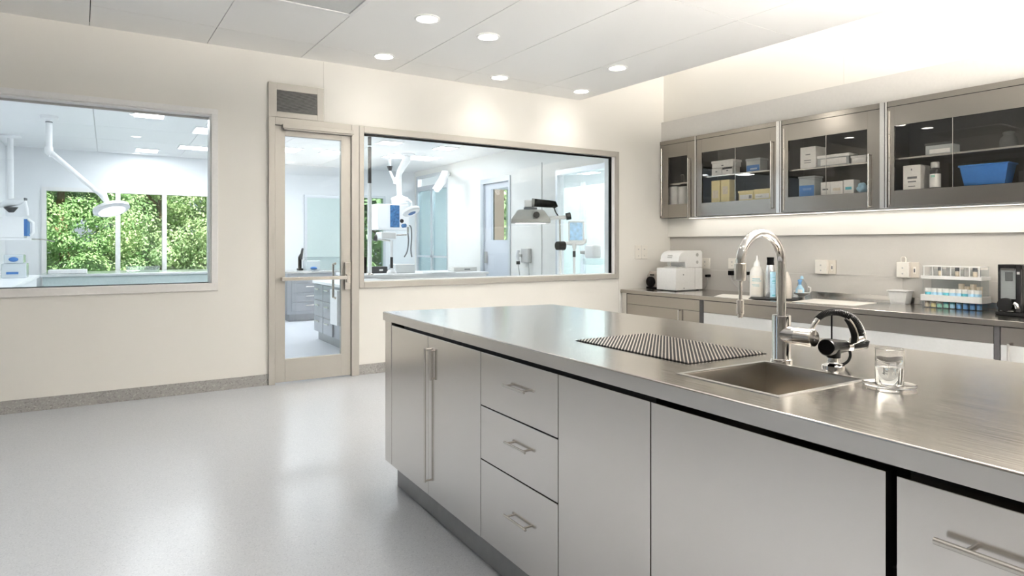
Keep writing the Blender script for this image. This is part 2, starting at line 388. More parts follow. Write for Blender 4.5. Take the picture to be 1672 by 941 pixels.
# ------------------------------------------------------------------ window_2
t = T('window_2', '', '', RM, (W2[0], YB, W2[2]), kind='structure')
t.part('frame', B().ringy(fy, FRX[1]+.002, xb(1008.5), .845, 2.424, W2[0], W2[1], W2[2], W2[3], .036), M['frame'], bevel=.003)
b = B(); b.box(W2[1]-.035, W2[1], YB+.006, YB+.15, W2[2], W2[3]); b.box(W2[0], W2[1]-.035, YB+.006, YB+.15, W2[2]-.0, W2[2]+.008)
t.part('reveal', b, M['medw'])
b = B(); b.box(W2[0], W2[1]-.036, YB+.02, YB+.03, W2[3]-.022, W2[3]); b.box(W2[1]-.075, W2[1]-.036, YB+.02, YB+.03, W2[2]+.01, W2[3]-.022)
t.part('gasket', b, M['black'])
t.part('glass_pane', B().box(W2[0], W2[1]-.036, YB+.03, YB+.038, W2[2]+.008, W2[3]), M['glass'])
# ------------------------------------------------------------------ vent above the door
t = T('air_vent', 'louvred metal air vent above the glazed door', 'vent', RM, (FRX[0], YB, 2.426))
vx1 = xb(528)
t.part('frame', B().ringy(YB-.022, FRX[0], vx1, 2.427, 2.738, VN[0], VN[1], VN[2], VN[3], .02), M['frame'], bevel=.002)
b = B()
for k in range(20):
    z = VN[2]+.004+(VN[3]-VN[2]-.008)*k/19
    b.xprism([(YB-.016, z-.003), (YB-.004, z+.004), (YB-.004, z+.006), (YB-.016, z-.001)], VN[0], VN[1], 'x')
t.part('louvres', b, mat('grey_louvre', (.42,.42,.42), .45, .3, noise=.1))
t.part('backing', B().box(VN[0], VN[1], YB-.003, YB-.0005, VN[2], VN[3]), M['dark'])
# ------------------------------------------------------------------ downlights
def downlight(px, py, label, w=None, sp=125):
    x, y = R.hz(ZC-.004, px, py)
    downlight_at(x, y, label, w, sp)
def downlight_at(x, y, label, w=None, sp=125):
    t = T('recessed_downlight', label, 'light', R, (x, y, ZC))
    t.part('trim_ring', B().lathe((x,y,ZC), [(.098,-.001),(.098,-.005),(.085,-.010),(.078,-.006),(.078,-.001)], 36, False), M['white'], smooth=True)
    t.part('lens', B().lathe((x,y,ZC), [(.077,-.002),(.077,-.004),(.05,-.0055),(.001,-.006)], 36, False), M['lens'], smooth=True)
    area('lamp', R, (x, y, ZC-.014), .14, .14, w or DLW, WARM, t, shape='DISK', spread=math.radians(sp))
WARM = (1.0,.937,.855); DLW = 1.0; UPW = 400
downlight(697.5, 31, 'round recessed downlight standing alone beside the grey ceiling hatch', 1.2, 160)
downlight(797, 60.5, 'round recessed downlight between the hatch-side lamp and the cabinet-side lamp', 3, 165)
downlight(627, 92.5, 'round recessed downlight over the door side of the wide observation window')
downlight(816, 127, 'round recessed downlight above the middle of the wide observation window')
downlight(949, 149.5, 'round recessed downlight at the ceiling corner by the light slot', 1.0, 120)
downlight(1008, 111.5, 'round recessed downlight closest to the glowing slot above the cabinets', 6, 165)
for k, (x, y) in enumerate([(-3.3,-3.4),(-4.7,-3.4),(-6.1,-3.4),(-1.9,-5.4),(-3.3,-5.4),(-4.7,-5.4),(-6.1,-5.4),(-1.9,-7.6),(-3.3,-7.6),(-4.7,-7.6),(-6.1,-7.6)]):  # further downlights added in unseen rows as extra light for the room
    o = downlight_at(x, y, 'round recessed downlight in the ceiling rows behind the camera', 2.5, 160)
for o in list(COL.objects):
    if o.get('label') == 'round recessed downlight in the ceiling rows behind the camera': o['group'] = 'downlights behind the camera'
# slot lights
for a, c, lab in ((-.25,-1.86,'long white strip light hidden in the ceiling slot near the corner'), (-2.02,-5.2,'long white strip light hidden in the ceiling slot over the wide cabinets')):
    t = T('cove_light', lab, 'light', R, (-.30, (a+c)/2, ZS-.06))
    t.part('body', B().box(-.34,-.26,c,a,ZS-.05,ZS), M['white'], bevel=.003)
    t.part('lens', B().box(-.335,-.265,c+.01,a-.01,ZS-.06,ZS-.05), M['tube'])
    area('lamp', R, (-.30,(a+c)/2,ZS-.07), .07, abs(a-c), .45*abs(a-c), WARM, t)
# pendant uplights added out of view to brighten the ceiling and walls
for k,(x, y) in enumerate([(3.0,-2.2),(3.7,-.2)]):
    t = T('pendant_uplight', ['long pendant uplight behind the camera, over the island end','long pendant uplight behind the camera, beside the cabinets'][k], 'light', RM, (x,y,2.45))
    t.part('trough', B().xprism([(x-.09,2.52),(x-.05,2.45),(x+.05,2.45),(x+.09,2.52),(x+.085,2.52),(x+.048,2.455),(x-.048,2.455),(x-.085,2.52)], y-.9, y+.9, 'y'), M['white'])
    t.part('tube', B().tube([(x,y-.85,2.48),(x,y+.85,2.48)], .014, 12), M['tube'])
    for q in (-.7,.7): t.part('cable', B().tube([(x,y+q,2.456),(x,y+q,ZC)], .004, 8), M['nickel'])
    area('lamp', RM, (x,y,2.53), .14, 1.7, UPW*(.15,2.9)[k], WARM, t, rot=(math.pi,0,0))
t = T('under_cabinet_light', 'slim strip light under the wall cabinets', 'light', R, (-.12, -2.4, 1.60))
t.part('body', B().box(-.135,-.10,-4.6,-.42,1.600,1.612), M['white'])
t.part('lens', B().box(-.132,-.103,-4.59,-.43,1.596,1.600), M['tube'])
area('lamp', R, (-.117,-2.5,1.594), .028, 4.1, 1.5, WARM, t)
# ================================================================== the island
ZT, ZE, ZP0, ZP1 = .915, .870, .134, .853
LI = 4.0
def fy_(px): return I.hx(0, px)[0]
bl = I.hz(ZT, 903, 497)
def back_x(y): return bl[0] + (bl[1]-y)*.046
def far_y(x): return bl[1]*x/bl[0]               # the far end is cut slightly out of square
sk = [I.hz(ZT, p, q) for p, q in ((1110,609),(1262.5,594.5),(1410,619.8),(1264,647.5))]   # outer lip of the sink: front-far, back-far, back-near, front-near
SX0, SX1, SY0, SY1 = .113, .459, -2.292, -1.996   # bowl opening
t = T('island_worktop', 'long brushed steel worktop of the island with an inset sink', 'worktop', I, (.5, -LI/2, ZE))
def slab(poly): return B().prism(poly, ZE, ZT)
X0 = -.008
b = B()
b.prism([(X0,-LI),(SX0,-LI),(SX0,far_y(SX0)),(X0,0)], ZE, ZT)
b.prism([(SX0,-LI),(SX1,-LI),(SX1,SY0),(SX0,SY0)], ZE, ZT)
b.prism([(SX0,SY1),(SX1,SY1),(SX1,far_y(SX1)),(SX0,far_y(SX0))], ZE, ZT)
b.prism([(SX1,-LI),(back_x(-LI),-LI),(bl[0],bl[1]),(SX1,far_y(SX1))], ZE, ZT)
def merge(b):
    me = bpy.data.meshes.new('tmp'); me.from_pydata(b.v, [], b.f); bm = bmesh.new(); bm.from_mesh(me)
    bmesh.ops.remove_doubles(bm, verts=bm.verts, dist=1e-5)
    seen = {}
    for f in bm.faces:
        seen.setdefault(tuple(sorted(v.index for v in f.verts)), []).append(f)
    kill = [f for fs in seen.values() if len(fs) > 1 for f in fs]
    bmesh.ops.delete(bm, geom=kill, context='FACES'); bm.verts.index_update()
    o = B(); o.v = [tuple(v.co) for v in bm.verts]; o.f = [tuple(v.index for v in f.verts) for f in bm.faces]; bm.free(); bpy.data.meshes.remove(me); return o
# one continuous top: outline with a hole, made of aligned strips
def grid_top(xs_, ys_, hole, fx0, fx1, z0, z1):
    b = B(); idx = {}
    def vid(i, j, z):
        k = (i, j, z)
        if k not in idx:
            y = ys_[j]
            if i == len(xs_)-1: x = fx1(y)
            else: x = xs_[i]
            if j == 0: y = far_y(x) if i else 0.0
            idx[k] = len(b.v); b.v.append((x, y, z))
        return idx[k]
    cells = set()
    for i in range(len(xs_)-1):
        for j in range(len(ys_)-1):
            if (i, j) != hole: cells.add((i, j))
    for (i, j) in cells:
        b.f.append((vid(i,j,z1), vid(i,j+1,z1), vid(i+1,j+1,z1), vid(i+1,j,z1)))
        b.f.append((vid(i,j,z0), vid(i+1,j,z0), vid(i+1,j+1,z0), vid(i,j+1,z0)))
        for (di, dj, a, c) in ((-1,0,(i,j),(i,j+1)),(1,0,(i+1,j+1),(i+1,j)),(0,-1,(i+1,j),(i,j)),(0,1,(i,j+1),(i+1,j+1))):
            if (i+di, j+dj) not in cells:
                b.f.append((vid(*a,z1), vid(*a,z0), vid(*c,z0), vid(*c,z1)))
    return b
b = grid_top([X0, SX0, SX1, 1.0], [0, SY1, SY0, -LI], (1, 1), None, back_x, ZE, ZT)
t.part('top', b, M['top'], bevel=.0035, seg=3)
ex = B(); ex.box(X0-.0015, X0, -LI, -.002, ZE+.001, ZT-.004)
t.part('front_edge', ex, M['edge'])
# sink
t = T('sink', 'square steel sink bowl set into the island worktop below the tap', 'sink', I, ((SX0+SX1)/2, (SY0+SY1)/2, .69))
def bowl(x0,x1,y0,y1,zt,zb,ins,th):
    b = B(); q = [(x0,y0),(x1,y0),(x1,y1),(x0,y1)]; r = [(x0+ins,y0+ins),(x1-ins,y0+ins),(x1-ins,y1-ins),(x0+ins,y1-ins)]
    o = [(x0-th,y0-th),(x1+th,y0-th),(x1+th,y1+th),(x0-th,y1+th)]; p = [(a+(-th if i in (0,3) else th), c+(-th if i<2 else th)) for i,(a,c) in enumerate(r)]
    for L_, z in ((q,zt),(r,zb),(o,zt),(p,zb-th)): b.v += [(a,c,z) for a,c in L_]
    for i in range(4):
        j = (i+1)%4
        b.f += [(i,4+i,4+j,j),(8+i,8+j,12+j,12+i),(i,j,8+j,8+i)]
    b.f += [(4,7,6,5),(12,13,14,15)]
    return b
e = .0015
bw = t.part('bowl', bowl(SX0+e,SX1-e,SY0+e,SY1-e,ZT-.002,.70,.03,.0012), M['bowl'])
b = B(); w_ = .013; z0, z1 = ZT+.0002, ZT+.0016
b.box(SX0-w_,SX1+w_,SY1-.001,SY1+w_,z0,z1); b.box(SX0-w_,SX1+w_,SY0-w_,SY0+.001,z0,z1)
b.box(SX0-w_,SX0+.001,SY0+.001,SY1-.001,z0,z1); b.box(SX1-.001,SX1+w_,SY0+.001,SY1-.001,z0,z1)
t.part('rim', b, M['edge'])
cx_, cy_ = (SX0+SX1)/2, (SY0+SY1)/2
t.part('drain', B().lathe((cx_,cy_,.7005), [(.038,0),(.038,.003),(.030,.003),(.024,-.0002),(.001,-.0002)], 28, False), M['chrome'], bw, smooth=True)
# perforated drainer
t = T('drain_grate', 'black perforated drainer mat let into the island worktop beside the sink', 'grate', I, (.41, -1.63, ZT))
gx0_, gx1_, gy0_, gy1_ = .236, .582, -1.901, -1.363
zz0, zz1 = ZT+.0012, ZT+.0042
def diag(sgn, pitch, hw, z0, z1):               # slanting bars clipped to the rectangle
    b = B(); c = gx0_+sgn*gy0_ if sgn > 0 else gx0_-gy1_
    end = gx1_+gy1_ if sgn > 0 else gx1_-gy0_
    c += pitch*.7
    while c < end:
        def clip(cc):                           # the line x + sgn*y = cc inside the rectangle
            pts = []
            for x in (gx0_, gx1_):
                y = (cc-x)*sgn
                if gy0_-1e-9 <= y <= gy1_+1e-9: pts.append((x, y))
            for y in (gy0_, gy1_):
                x = cc-sgn*y
                if gx0_ < x < gx1_: pts.append((x, y))
            pts.sort(); return pts[0], pts[-1]
        try:
            p, q = clip(c-hw); r, s_ = clip(c+hw)
            L1 = math.hypot(q[0]-p[0], q[1]-p[1])
            if L1 > .004:
                poly = [p, q, s_, r]
                a = sum(poly[i][0]*poly[(i+1)%4][1]-poly[(i+1)%4][0]*poly[i][1] for i in range(4))
                b.prism(poly if a > 0 else poly[::-1], z0, z1)
        except IndexError: pass
        c += pitch
    return b
t.part('mesh_bars', diag(-1, .0155, .0029, zz0+.0004, zz1), mat('grate_beige_bars', (.62,.58,.52), .3, .9, rnoise=.03))
t.part('cross_bars', diag(1, .0155, .0034, zz0+.0002, zz1-.0006), M['dark'])
t.part('tray', B().box(gx0_-.004, gx1_+.004, gy0_-.004, gy1_+.004, ZT+.0002, ZT+.0012), M['black'])
# --- front units
DEP = .80
def carcass(b, y0, y1, x1=DEP, x0=.022): b.box(x0, x1, y0, y1, ZP0, ZE-.001)
def bar_y(b, y0, y1, z, x0=0.0, st=.020, r=.0050):            # horizontal bar pull on the front
    b.tube([(x0-st,y0,z),(x0-st,y1,z)], r, 14); d = (y1-y0)*.12
    for y in (y0+d, y1-d): b.tube([(x0-.0002,y,z),(x0-st,y,z)], r*.8, 12)
def bar_z(b, z0, z1, y, x0=0.0, st=.034, r=.0055):
    b.tube([(x0-st,y,z0),(x0-st,y,z1)], r, 14)
    for z in (z0+.006, z1-.006): b.tube([(x0-.0002,y,z),(x0-st,y,z)], r*.8, 12)
gp = .0022
ye0, ye1, yA, yB_, yC, yD, yE = -.012, fy_(639.2), fy_(699), fy_(784.6), fy_(911), fy_(1062), fy_(1447)
# end panel, cut to the skewed end
t = T('island_end_panel', 'narrow brushed steel end panel closing the far end of the island', 'panel', I, (.4, -.06, ZP0))
t.part('panel', B().prism([(0,ye1+.001),(.95,far_y(.95)-.10),(.95,far_y(.95)-.014),(0,ye0)], ZP0, ZE-.001), M['steel'], bevel=.0015)
t = T('island_back_panel', 'plain steel panel closing the bench side of the island', 'panel', I, (.93,-2,ZP0))
t.part('panel', B().prism([(back_x(-LI)-.03,-LI+.01),(back_x(-LI)-.012,-LI+.01),(bl[0]-.012,bl[1]-.02),(bl[0]-.03,bl[1]-.02)], ZP0, ZE-.001), M['steel'])
# cupboard with two doors
t = T('island_cupboard', 'steel island cupboard with two tall doors and long bar handles', 'cabinet', I, (.4, (ye1+yB_)/2, ZP0))
b = B(); carcass(b, yB_+.001, ye1-.12); t.part('carcass', b, M['gap'])
d1 = t.part('door', B().box(0,.02,yA+gp,ye1-gp-.002,ZP0,ZP1), M['steel'], bevel=.0015)
d2 = t.part('door', B().box(0,.02,yB_+gp,yA-gp*.6,ZP0,ZP1), M['steel'], bevel=.0015)
yh = I.hx(-.020, 693.5)[0]; zt_, zb_ = I.hx(-.020, 693.5, 569)[1], I.hx(-.020, 693.5, 788)[1]
b = B(); bar_z(b, zb_, zt_, yh, 0, .020); t.part('handle', b, M['nickel'], d1)
yh = I.hx(-.014, 702.5)[0]; zm = I.hx(-.020, 700, 621.5)[1]
b = B(); bar_z(b, zm, zt_, yh, 0, .014); t.part('handle', b, M['nickel'], d2)
# drawer unit
def drawers(name, label, y0, y1, zs_, hands, x1=DEP):
    t = T(name, label, 'cabinet', I, (.4, (y0+y1)/2, ZP0))
    b = B(); carcass(b, y0+.001, y1-.001, x1); t.part('carcass', b, M['gap'])
    for k in range(len(zs_)-1):
        dd = t.part('drawer', B().box(0,.02,y0+gp,y1-gp,zs_[k+1]+gp,zs_[k]-(gp if k else 0)), M['steel'], bevel=.0015)
        if hands[k]:
            b = B(); bar_y(b, *hands[k]); t.part('handle', b, M['nickel'], dd)
def hnd(p0, p1, q): 
    a = I.hx(-.020, p0, q)[0]; c = I.hx(-.020, p1, q)[0]; return min(a,c), max(a,c)
h = []
for (pa,qa,pb,qb) in ((820.5,629,855.5,641.5),(823,723,857,739.5),(822.5,842,858,866)):
    ya, za = I.hx(-.020, pa, qa); yb, zb2 = I.hx(-.020, pb, qb); h.append((min(ya,yb), max(ya,yb), (za+zb2)/2))
drawers('island_drawer_unit', 'steel island drawer unit with a stack of three bar-handled drawers', yC, yB_, [ZP1, .647, .4395, ZP0], h)
# plain door
t = T('island_cabinet', 'plain steel island cabinet with one handleless door beside the three drawers', 'cabinet', I, (.4, (yC+yD)/2, ZP0))
b = B(); carcass(b, yD+.001, yC-.001); t.part('carcass', b, M['gap'])
t.part('door', B().box(0,.02,yD+gp,yC-gp,ZP0,ZP1), M['steel'], bevel=.0015)
# sink cabinet, broad door
t = T('island_sink_cabinet', 'wide steel island cabinet below the sink with one broad plain door', 'cabinet', I, (.4, (yD+yE)/2, ZP0))
b = B(); b.box(.05,DEP,yE-.014,yD-.001,ZP0,.66); t.part('carcass', b, M['gap'])
t.part('door', B().box(0,.04,yE+.001,yD-gp,ZP0,ZP1), M['steel'], bevel=.0015)
# near drawer unit
yG, yN = I.hx(0,1463)[0], -3.4
t = T('island_drawer_unit', 'steel island drawer unit past the wide black gap with a long bar handle', 'cabinet', I, (.4, (yG+yN)/2, ZP0))
b = B(); b.box(.05,DEP,yN,yG,ZP0,ZE-.001); t.part('carcass', b, M['gap'])
dd = t.part('drawer', B().box(0,.04,yN,yG-.001,.45,.8505), M['steel'], bevel=.0015)
t.part('drawer', B().box(0,.04,yN,yG-.001,ZP0,.445), M['steel'], bevel=.0015)
ya, za = I.hx(-.020, 1527, 885); yb, zb2 = I.hx(-.020, 1672, 931)
b = B(); bar_y(b, ya-.40, ya, (za+zb2)/2, st=.024, r=.006); t.part('handle', b, M['nickel'], dd)
t = T('island_cabinet', 'plain steel island cabinet at the camera end of the island', 'cabinet', I, (.4, (yN-LI)/2, ZP0))
b = B(); carcass(b, -LI+.01, yN-.003); t.part('carcass', b, M['gap'])
t.part('door', B().box(0,.02,-LI+.01,yN-.003,ZP0,ZP1), M['steel'])
solo('plinth', B().prism([(.052,-LI+.06),(.75,-LI+.06),(.75,-.17),(.052,-.052)], 0, ZP0), M['kick'], 'recessed grey steel plinth under the island cabinets', 'plinth', I, (.4,-LI/2,0), bevel=.002)
# ------------------------------------------------------------------ tap over the sink
fx, fyy = .505, -2.018
t = T('kitchen_tap', 'tall polished gooseneck tap with spray head behind the island sink', 'tap', I, (fx, fyy, ZT))
t.part('base_body', B().lathe((fx,fyy,ZT), [(.032,.0),(.032,.008),(.0275,.010),(.0268,.012),(.0268,.136),(.0255,.140),(.0145,.141)], 40), M['chrome'], smooth=True)
Rr = .0925; zr = 1.218-0; pts = [(fx,fyy,ZT+.139)]
zap = 1.300-Rr-.0
import math as _m
pts.append((fx,fyy,zap))
dirx, diry = -1.0, 0.0
for k in range(1, 25):
    a = _m.pi*k/24; pts.append((fx-Rr+Rr*_m.cos(a), fyy, zap+Rr*_m.sin(a)))
zhd = 1.266-(446-400)*1.83/F*1.0
pts.append((fx-2*Rr, fyy, 1.225-.0))
pts.append((fx-2*Rr, fyy, 1.205))
t.part('spout', B().tube(pts, .0130, 22), M['chrome'], smooth=True)
sx_ = fx-2*Rr
sh = t.part('spray_head', B().lathe((sx_,fyy,0), [(.006,1.164),(.0162,1.164),(.0168,1.168),(.0166,1.212),(.0138,1.214)], 32), M['nickel'], smooth=True)
t.part('spray_rod', B().tube([(sx_,fyy,1.165),(sx_,fyy,1.105)], .0048, 14), M['nickel'], sh, smooth=True)
t.part('nozzle', B().lathe((sx_,fyy,0), [(.005,1.058),(.0078,1.060),(.0078,1.068),(.0105,1.070),(.0105,1.108),(.006,1.110)], 24), M['nickel'], sh, smooth=True)
hd = t.part('mixer_barrel', B().tube([(fx,fyy-.01,0.998),(fx,fyy-.052,0.998)], .0255, 32), M['chrome'], smooth=True)
t.part('lever', B().tube([(fx,fyy-.0535,0.998),(fx,fyy-.104,0.998),(fx,fyy-.107,0.998)], [.0262,.0262,.0235], 32), M['nickel'], hd, smooth=True)
b = B(); b.tube([(fx,fyy-.1072,1.004),(fx,fyy-.1078,1.004)], .0022, 10); b.tube([(fx,fyy-.1072,0.993),(fx,fyy-.1078,0.993)], .0022, 10)
t.part('marker', b, M['ink'], hd)
# ------------------------------------------------------------------ black laboratory valve with ribbed hose
vx, vy = .553, -2.151
t = T('laboratory_valve', 'black bench valve with an arched ribbed hose on a chrome base behind the sink', 'valve', I, (vx, vy, ZT))
t.part('base_flange', B().lathe((vx,vy,ZT), [(.031,0),(.031,.006),(.026,.010),(.017,.013),(.0145,.018),(.0145,.050),(.018,.052)], 32), M['chrome'], smooth=True)
# work in the picture plane: lateral unit vector of the camera in island coords
lx = RT[0]*I.c+RT[1]*I.s; ly = -RT[0]*I.s+RT[1]*I.c
fxx = FW[0]*I.c+FW[1]*I.s; fyv = -FW[0]*I.s+FW[1]*I.c
def vp(px, py, dd=0.0):                                  # point at the valve's distance (+dd)
    p = at(px, py, 1.84+dd); l = I.l(p); return (l[0], l[1], p[2])
kb = t.part('knob_body', B().tube([vp(1349,567.5,-.030), vp(1350.2,567.4,-.026), vp(1356,567,.0), vp(1381,565.5,.012)], [.0215,.0245,.0245,.0165], 30), M['black'], smooth=True)
t.part('neck', B().tube([vp(1361,584,0), vp(1361,570,0)], [.018,.021], 24), M['black'], smooth=True)
t.part('collar', B().tube([vp(1379,565.5,.010), vp(1389,565,.014)], .0150, 26), M['chrome'], smooth=True)
t.part('elbow', B().tube([vp(1388,565,.014), vp(1400,564,.018), vp(1411,562,.020), vp(1412.5,556,.018)], [.0125,.0145,.0150,.0125], 24), M['black'], smooth=True)
t.part('elbow_ring', B().tube([vp(1391,558,.010), vp(1407,551.5,.014)], .0115, 22), M['chrome'], smooth=True)
arc = []; 
P0 = [(1334,522),(1339.5,517),(1347,512.5),(1356,510.2),(1366,509.8),(1376,511.5),(1386,516),(1394.5,523),(1401,531.5),(1405.5,541),(1407.5,551),(1407,560)]
def spline(P, n):
    out = []
    for i in range(len(P)-1):
        p0 = P[max(i-1,0)]; p1 = P[i]; p2 = P[i+1]; p3 = P[min(i+2,len(P)-1)]
        for k in range(n):
            u = k/n
            out.append(tuple(.5*((2*p1[c])+(-p0[c]+p2[c])*u+(2*p0[c]-5*p1[c]+4*p2[c]-p3[c])*u*u+(-p0[c]+3*p1[c]-3*p2[c]+p3[c])*u**3) for c in range(len(p1))))
    out.append(P[-1]); return out
pp = spline(P0, 12)
hp = [vp(p[0], p[1], -.012+.03*i/len(pp)) for i, p in enumerate(pp)]
rr = [.0072+.0016*(i % 3 == 0)+.0032*min(1, i/len(pp)*1.5) for i in range(len(hp))]
t.part('ribbed_hose', B().tube(hp, rr, 18), M['rubber'])
pin = spline([(1385,521),(1392,530),(1397,541),(1399,551),(1398,560)], 8)
t.part('bright_strip', B().tube([vp(p[0]+1.5,p[1],-.012) for p in pin], .0030, 12), M['nickel'], smooth=True)
t.part('inner_hose', B().tube([vp(p[0]-4.5,p[1],-.004) for p in pin], [.0045+.0035*min(1,i/12) for i in range(len(pin))], 14), M['rubber'], smooth=True)
t.part('hose_tip', B().tube([vp(1325.5,537,-.016), vp(1329,530,-.015), vp(1335,521.5,-.013)], [.0062,.0072,.0075], 18), M['chrome'], smooth=True)
t.part('support_rod', B().tube([vp(1358,513,-.002), vp(1358,556,-.002)], .0022, 10), M['black'])
lp = spline([(1387,572),(1388.5,580),(1386,588),(1381,593),(1375,595.5),(1369,595)], 6)
t.part('feed_hose', B().tube([vp(p[0],p[1],.012) for p in lp], .0042, 12), M['rubber'], smooth=True)
# ------------------------------------------------------------------ beaker of water on a glass dish
gx, gy = .436, -2.372
solo('glass_dish', B().lathe((gx,gy,ZT), [(.045,.0008),(.058,.003),(.0605,.0058),(.0600,.0070),(.056,.0052),(.001,.0042)], 48), M['clear'], 'shallow round clear glass dish under the beaker on the island', 'dish', I, (gx,gy,ZT), smooth=True)
t = T('beaker', 'clear glass beaker half full of water standing on a round glass dish', 'beaker', I, (gx,gy,ZT+.0055))
zb0 = ZT+.0056; hb_ = .088
t.part('glass', B().lathe((gx,gy,zb0), [(.0300,0),(.0315,.002),(.0315,hb_-.003),(.0326,hb_),(.0318,hb_+.001),(.0302,hb_-.003),(.0300,.004),(.029,.0030)], 48), M['clear'], smooth=True)
t.part('water', B().lathe((gx,gy,zb0), [(.0285,.0029),(.0301,.0042),(.0303,.044)], 48), M['water'], smooth=True)
t.part('band', B().lathe((gx,gy,zb0), [(.0317,.043),(.0325,.044),(.0325,.0465),(.0317,.0475)], 40, False), M['acryl'], smooth=True)
# ================================================================== wall cabinets
XC = R.l((xb(1077), YB))[0]; XBK = .20; ZA, ZZ = 1.613, 2.611
def cy(px): return R.hx(XC, px)[0]
def cz(px, py): return R.hx(XC, px, py)[1]
FL = (R.hx(XC+.06,1474,309.5)[1]+R.hx(XC+.06,1600,304)[1]+R.hx(XC+.06,1170,331)[1]+R.hx(XC+.06,1320,320.5)[1])/4
ST = .018
def wall_cabinet(label, y1, y0, glass, joint, zdoor, handle, hinge_y, shelf_z):
    # y1 > y0: far and near ends; glass=(far,near,zlo,zhi)
    t = T('wall_cabinet', label, 'cabinet', R, (XC+.15, (y0+y1)/2, ZA))
    b = B(); xi = XC+.022
    b.box(xi,XBK,y1-ST,y1,ZA,ZZ); b.box(xi,XBK,y0,y0+ST,ZA,ZZ); b.box(xi,XBK,y0+ST,y1-ST,ZA,FL-.0002); b.box(xi,XBK,y0+ST,y1-ST,ZZ-.02,ZZ); b.box(XBK-.012,XBK,y0+ST,y1-ST,FL,ZZ-.02)
    t.part('carcass', b, M['inner'])
    t.part('shelf', B().box(XC+.04,XBK-.013,y0+ST+.001,y1-ST-.001,shelf_z-.016,shelf_z), M['nickel'], bevel=.002)
    t.part('top_rail', B().box(XC-.004,XC+.021,y0+.001,y1-.001,zdoor+.003,ZZ), M['csteel'], bevel=.0015)
    gF, gN, gl, gh = glass
    d = t.part('door', B().ring(XC, y0+.002, y1-.002, ZA+.002, zdoor, gN, gF, gl, gh, .02), M['csteel'], bevel=.0012)
    if joint:
        t.part('glass_pane', B().box(XC+.008,XC+.013,joint+.002,gF,gl,gh), M['cabglass'], d)
        t.part('glass_pane', B().box(XC+.008,XC+.013,gN,joint-.002,gl,gh), M['cabglass'], d)
        t.part('glass_joint', B().box(XC+.006,XC+.014,joint-.002,joint+.002,gl,gh), M['nickel'], d)
    else: t.part('glass_pane', B().box(XC+.008,XC+.013,gN,gF,gl,gh), M['cabglass'], d)
    if handle:
        b = B(); bar_z(b, handle[1], handle[2], handle[0], XC, .03, .0065); t.part('handle', b, M['nickel'], d)
    if hinge_y:
        b = B()
        for k in range(4):
            a = ZA+.03+(zdoor-ZA-.06)*k/4; b.tube([(XC-.004,hinge_y,a),(XC-.004,hinge_y,a+(zdoor-ZA-.06)/4-.008)], .007, 10)
        t.part('hinge', b, M['nickel'], d)
    return t
u = [cy(1077.6), cy(1135), cy(1137), cy(1268), cy(1276.5), cy(1437), cy(1449), -5.0]
zd = cz(1082, 238)-.002
za = lambda *ps: sum(cz(*p) for p in ps)/len(ps)
zq = lambda *ps: sum(R.hx(XC+.04,*p)[1] for p in ps)/len(ps)
SHZ1 = zq((1105,299)); SHZ2 = zq((1146,287.5),(1258,278.5)); SHZ3 = zq((1292,275),(1416,267)); SHZ4 = zq((1467,258),(1671,237))
wall_cabinet('narrow steel wall cabinet in the corner with white rolls behind its glass', u[0], u[1], (cy(1091), cy(1122), za((1091,334.5)), za((1091,258))), None, zd, (cy(1125.5), cz(1125.5,356), cz(1125.5,258)), cy(1080), SHZ1)
wall_cabinet('steel wall cabinet holding yellow cartons and small white lidded boxes', u[2], u[3], (cy(1145.8), cy(1258), za((1145.8,332),(1258,324)), za((1145.8,249),(1258,233.5))), cy(1200), zd, (cy(1261), cz(1261,341), cz(1261,231)), None, SHZ2)
wall_cabinet('steel wall cabinet with a tall white box above a blue-fronted bin', u[4], u[5], (cy(1287), cy(1416), za((1287,322),(1416,314)), za((1287,229.5),(1416,212))), cy(1348), zd, (cy(1420), cz(1420,338), cz(1420,252)), cy(1280), SHZ3)
wall_cabinet('broad steel wall cabinet holding the big blue tub', u[6], u[7], (cy(1460), -3.92, za((1460,311),(1671,298.5)), za((1460,204),(1671,176.7))), cy(1555), zd, None, cy(1452.5), SHZ4)
for a, c, lab in ((u[1],u[2],'thin bright steel strip between the corner cabinet and the yellow carton cabinet'),(u[3],u[4],'bright steel upright between the yellow carton cabinet and the white box cabinet'),(u[5],u[6],'bright steel upright beside the cabinet with the blue tub')):
    w = (a-c)
    b = B().box(XC-.012, XC+.14, c+.0005+(.35*w if w>.05 else 0), a-.0005, ZA, ZZ)
    if w > .05: b.box(XC-.012, XC+.14, c+.0005, c+.27*w, ZA, ZZ)
    solo('steel_upright', b, M['edge'], lab, 'upright', R, (XC+.06,(a+c)/2,ZA), bevel=.002)
# ---- what the cabinets hold
XI = XC+.06                                         # front face of the stored things
def span(x, p0, p1): return R.hx(x, p1)[0], R.hx(x, p0)[0]
def zz(x, px, py): return R.hx(x, px, py)[1]
def box_thing(name, label, cat, x, p0, p1, zb, ztop, m, dep, group=None, lid=None, lab=None, bevel=.003, lidm=None):
    y0, y1 = span(x, p0, p1); t = T(name, label, cat, R, (x+dep/2, (y0+y1)/2, zb), group)
    hl = lid or 0
    t.part('body', B().box(x, x+dep, y0, y1, zb, ztop-hl), m, bevel=bevel)
    if lid: t.part('lid', B().box(x-.006, x+dep+.006, y0-.006, y1+.006, ztop-hl+.0005, ztop), lidm or m, bevel=.003)
    if lab:
        for (mm, fa, fb, za_, zb_) in lab:
            t.part('label', B().box(x-.0012, x-.0002, y0+(y1-y0)*fa, y0+(y1-y0)*fb, zb+(ztop-zb)*za_, zb+(ztop-zb)*zb_), mm)
    return t
